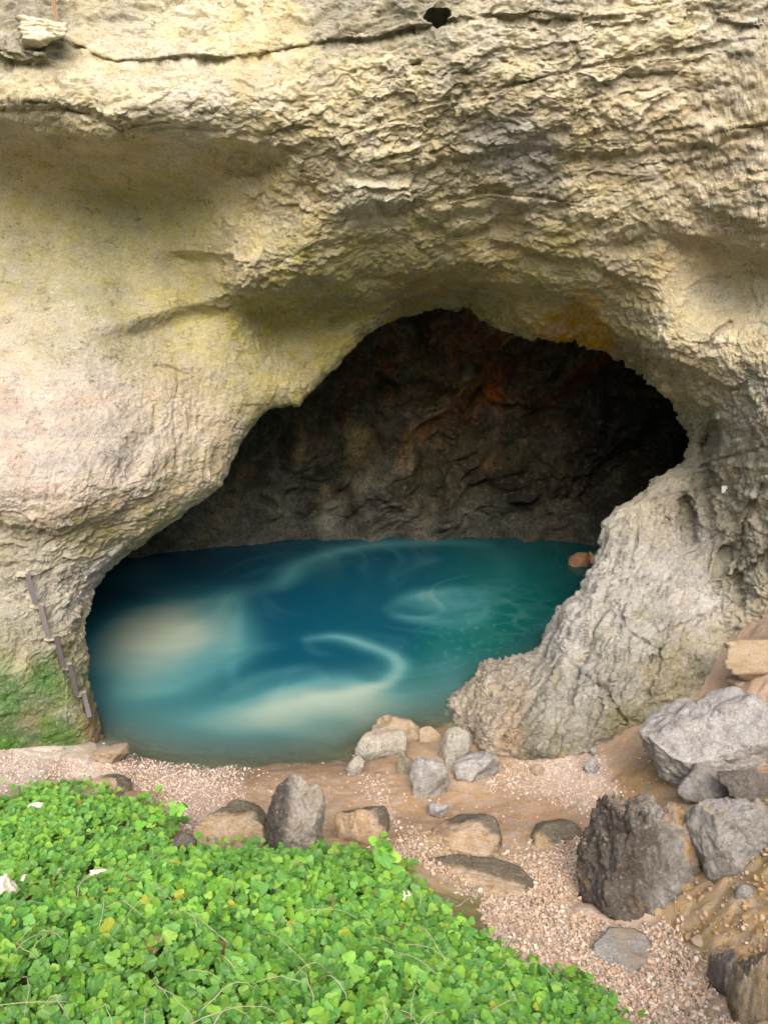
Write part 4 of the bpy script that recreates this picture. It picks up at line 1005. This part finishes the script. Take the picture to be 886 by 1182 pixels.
def tubes(paths, rad, sides=5):
    VV, FF, off = [], [], 0
    for pth in paths:
        pth = np.asarray(pth, float); n = len(pth)
        t = np.gradient(pth, axis=0); t /= np.linalg.norm(t, axis=1)[:, None]+1e-9
        a = np.cross(t, [0.3, .2, 1]); a /= np.linalg.norm(a, axis=1)[:, None]+1e-9; b = np.cross(t, a)
        rr_ = rad*np.linspace(1, .45, n)
        for k in range(sides):
            an = 2*PI*k/sides; VV.append(pth + (a*math.cos(an)+b*math.sin(an))*rr_[:, None])
        base = np.arange(n)
        for k in range(sides):
            k2 = (k+1) % sides
            FF.append(np.stack([off+k*n+base[:-1], off+k2*n+base[:-1], off+k2*n+base[1:], off+k*n+base[1:]], -1))
        off += n*sides
    return np.vstack(VV), np.vstack(FF)
def simple_mat(name, col, rough=.8, nscale=20, var=.35, metal=0):
    m, nt, out = new_mat(name); b = N(nt, 'ShaderNodeBsdfPrincipled')
    tc = N(nt, 'ShaderNodeTexCoord').outputs['Object']; g_ = noise_tex(nt, tc, nscale, 5, .65)
    nt.links.new(mixc(nt, ramp(nt, g_, [(.3, 0.), (.7, var)]), col, tuple(c*.45 for c in col)), b.inputs['Base Color'])
    b.inputs['Roughness'].default_value = rough; b.inputs['Metallic'].default_value = metal
    nt.links.new(b.outputs[0], out.inputs[0]); return m
M_stem = simple_mat('dry_stem', (.34, .32, .20)); M_gstem = simple_mat('green_stem', (.14, .20, .05)); M_twig = simple_mat('dark_twig', (.10, .06, .04))
paths = []
for i in range(70):
    px, py = r.uniform(-80, 700), r.uniform(990, 1240)
    if not in_poly(np.array([px]), np.array([py+12.]), veg_near)[0]: continue
    g = hit_ground(px, py); a = r.uniform(0, 2*PI); ln = r.uniform(.15, .45)
    n = 7; t = np.linspace(0, 1, n)
    pth = np.c_[g[0]+math.cos(a)*ln*t + np.cumsum(r.normal(0, .012, n)), g[1]+math.sin(a)*ln*t+np.cumsum(r.normal(0, .012, n)), np.zeros(n)]
    pth[:, 2] = ground_z(pth[:, 0], pth[:, 1], False) + .10 + .20*np.sin(t*2.4+.3)*r.uniform(.4, .95)
    paths.append(pth)
V_, F_ = tubes(paths, .0026); o = quick_mesh('trailing_stems', V_, F_, M_stem); o['kind'] = 'stuff'

def sprig(label, px, py, h, nleaf, size, seed, stem_mat, lean):
    r = np.random.default_rng(seed); g = hit_ground(px, py)
    e = empty('leafy_plant', g); thing(e, label, 'plant')
    stems = []; pos = []
    for k in range(4):
        a = r.uniform(0, 2*PI); t = np.linspace(0, 1, 7)
        tip = np.array([math.cos(a)*h*.3+lean[0], math.sin(a)*h*.3+lean[1], h*r.uniform(.6, 1.)])
        pth = tip*t[:, None] + np.c_[0*t, 0*t, .12*h*np.sin(t*PI)]; stems.append(pth)
        for j in range(nleaf//4):
            tt_ = r.uniform(.35, 1); q = np.array([np.interp(tt_, t, pth[:, i]) for i in range(3)])
            pos.append(q + r.normal(0, size*.45, 3))
    pos = np.array(pos); n = len(pos)
    V_, F_ = tubes(stems, .006); quick_mesh('stem', V_, F_, stem_mat, e)
    c_ = greens[r.integers(0, 4, n)]*r.uniform(1., 1.4, (n, 1))
    V_, F_ = leaves_mesh(pos, np.c_[r.normal(0, .4, n), r.normal(-.35, .4, n), np.ones(n)], size*np.exp(r.normal(0, .2, n)), r.uniform(0, 2*PI, n), r.uniform(-.3, .2, n), r)
    quick_mesh('foliage', V_, F_, M_leaf, e, attrs={'pigment': np.repeat(c_, len(LV), 0), 'blade': blade(n)})
sprig('upright bright green sprig rising above the middle of the plant edge', 446, 1022, .36, 26, .10, 5, M_gstem, (0, .0))
sprig('thin green seedling on a dark twig above the left plants', 165, 968, .36, 28, .085, 6, M_twig, (.22, .12))

# ================================================================== WATER GAUGE ON THE LEFT CLIFF
M_metal = simple_mat('weathered_gauge_plate', (.085, .07, .075), .6, 60, .6, .2)
M_conc = simple_mat('pale_mortar', (.36, .33, .27), .9, 30, .4)
segs = [((32, 662), (41, 697)), ((47, 699), (56, 735)), ((65, 735), (74, 770)), ((81, 768), (89, 803)), ((97, 800), (104, 828))]
P0 = cliff_point(60, 740)
ge = empty('water_level_gauge', P0)
thing(ge, 'stepped column of five narrow metal gauge plates fixed to the left cliff', 'water gauge')
def box_between(a, b, w, d):
    a = np.array(a); b = np.array(b); ax_ = b-a; ln = np.linalg.norm(ax_); ax_ /= ln
    view = (a+b)/2-CAM; view[2] = 0; view /= np.linalg.norm(view)
    sd = np.cross(ax_, view); sd /= np.linalg.norm(sd); nr = np.cross(sd, ax_)
    V_ = [a+ax_*ln*i + sd*w*.5*j + nr*d*.5*k for i in (0, 1) for j in (-1, 1) for k in (-1, 1)]
    F_ = [[0, 1, 3, 2], [4, 6, 7, 5], [0, 4, 5, 1], [2, 3, 7, 6], [0, 2, 6, 4], [1, 5, 7, 3]]
    return np.array(V_), np.array(F_)
for k, (a, b_) in enumerate(segs):
    pa, pb_ = cliff_point(*a), cliff_point(*b_)
    ya = pa[1]-.09; yb = pb_[1]-.09
    A_ = at_y(a[0], a[1], ya); B_ = at_y(b_[0], b_[1], yb)
    V_, F_ = box_between(A_, B_, .052, .05)
    pl = quick_mesh('gauge_plate', V_-P0, F_, M_metal, ge, smooth=False)
    # mortar pad under the plate head
    Vm, Fm = rock_shape(300+k, 4, nplanes=9)
    c0 = at_y(a[0]-5, a[1]+1, ya+.04)
    quick_mesh('mortar_pad', Vm*[.095, .09, .045] + (c0-P0), Fm, M_conc, ge)
# white survey plate on the right wall
sp = cliff_point(836, 565)
V_, F_ = box_between(at_y(836, 561, sp[1]-.03), at_y(836, 569, sp[1]-.03), .075, .02)
o = quick_mesh('survey_marker', V_-sp, F_, simple_mat('white_enamel', (.75, .75, .73), .4, 30, .2), smooth=False); o.location = sp
thing(o, 'tiny white square marker plate fixed on the right rock wall', 'marker')
# dry root hanging over the ledge
lp2 = cliff_point(62, 8)
t = np.linspace(0, 1, 10); pth = np.array([at_y(64-3*math.sin(k*4), -14+40*k, lp2[1]-.12) for k in t])
V_, F_ = tubes([pth, pth+[.02, -.01, .02]], .014); o = quick_mesh('hanging_root', V_-pth[0], F_, simple_mat('dry_root', (.34, .20, .12))); o.location = pth[0]
thing(o, 'thin brown root hanging over the top left ledge', 'root')

# ================================================================== LIGHT, SKY, CAMERA
EL, AZ = R(42), R(176)          # soft sun from behind the viewer and to the right
w = bpy.data.worlds.new('World'); bpy.context.scene.world = w; w.use_nodes = True
nt = w.node_tree; nt.nodes.clear()
sk = N(nt, 'ShaderNodeTexSky'); sk.sky_type = 'NISHITA'; sk.sun_disc = False; sk.sun_elevation = EL; sk.sun_rotation = AZ
sk.air_density = 1.0; sk.dust_density = 6.0; sk.ozone_density = 1.0
bg = N(nt, 'ShaderNodeBackground'); bg.inputs[1].default_value = .15; ow = N(nt, 'ShaderNodeOutputWorld')
nt.links.new(sk.outputs[0], bg.inputs[0]); nt.links.new(bg.outputs[0], ow.inputs[0])
sl = bpy.data.lights.new('sun', 'SUN'); sl.energy = 1.0; sl.angle = R(60); sl.color = (1, .95, .86)
so = bpy.data.objects.new('sun', sl); C.objects.link(so)
dirv = Vector((math.sin(AZ)*math.cos(EL), math.cos(AZ)*math.cos(EL), math.sin(EL)))   # towards the sun
so.rotation_euler = dirv.to_track_quat('Z', 'Y').to_euler(); so.location = (0, -5, 20)

cam = bpy.data.cameras.new('camera'); co = bpy.data.objects.new('camera', cam); C.objects.link(co)
co.location = CAM; co.rotation_euler = (R(90)-PITCH, 0, 0)
cam.sensor_fit = 'VERTICAL'; cam.sensor_height = 24.0; cam.lens = 24.0*F/PH; cam.clip_end = 1000; cam.clip_start = .05
sc = bpy.context.scene; sc.camera = co
sc.view_settings.view_transform = 'Standard'; sc.view_settings.look = 'None'; sc.view_settings.gamma = 1; sc.view_settings.use_curve_mapping = False
sc.view_settings.exposure = 1.42
sc.cycles.max_bounces = 6; sc.cycles.diffuse_bounces = 4; sc.cycles.transparent_max_bounces = 6
sc.cycles.use_denoising = True
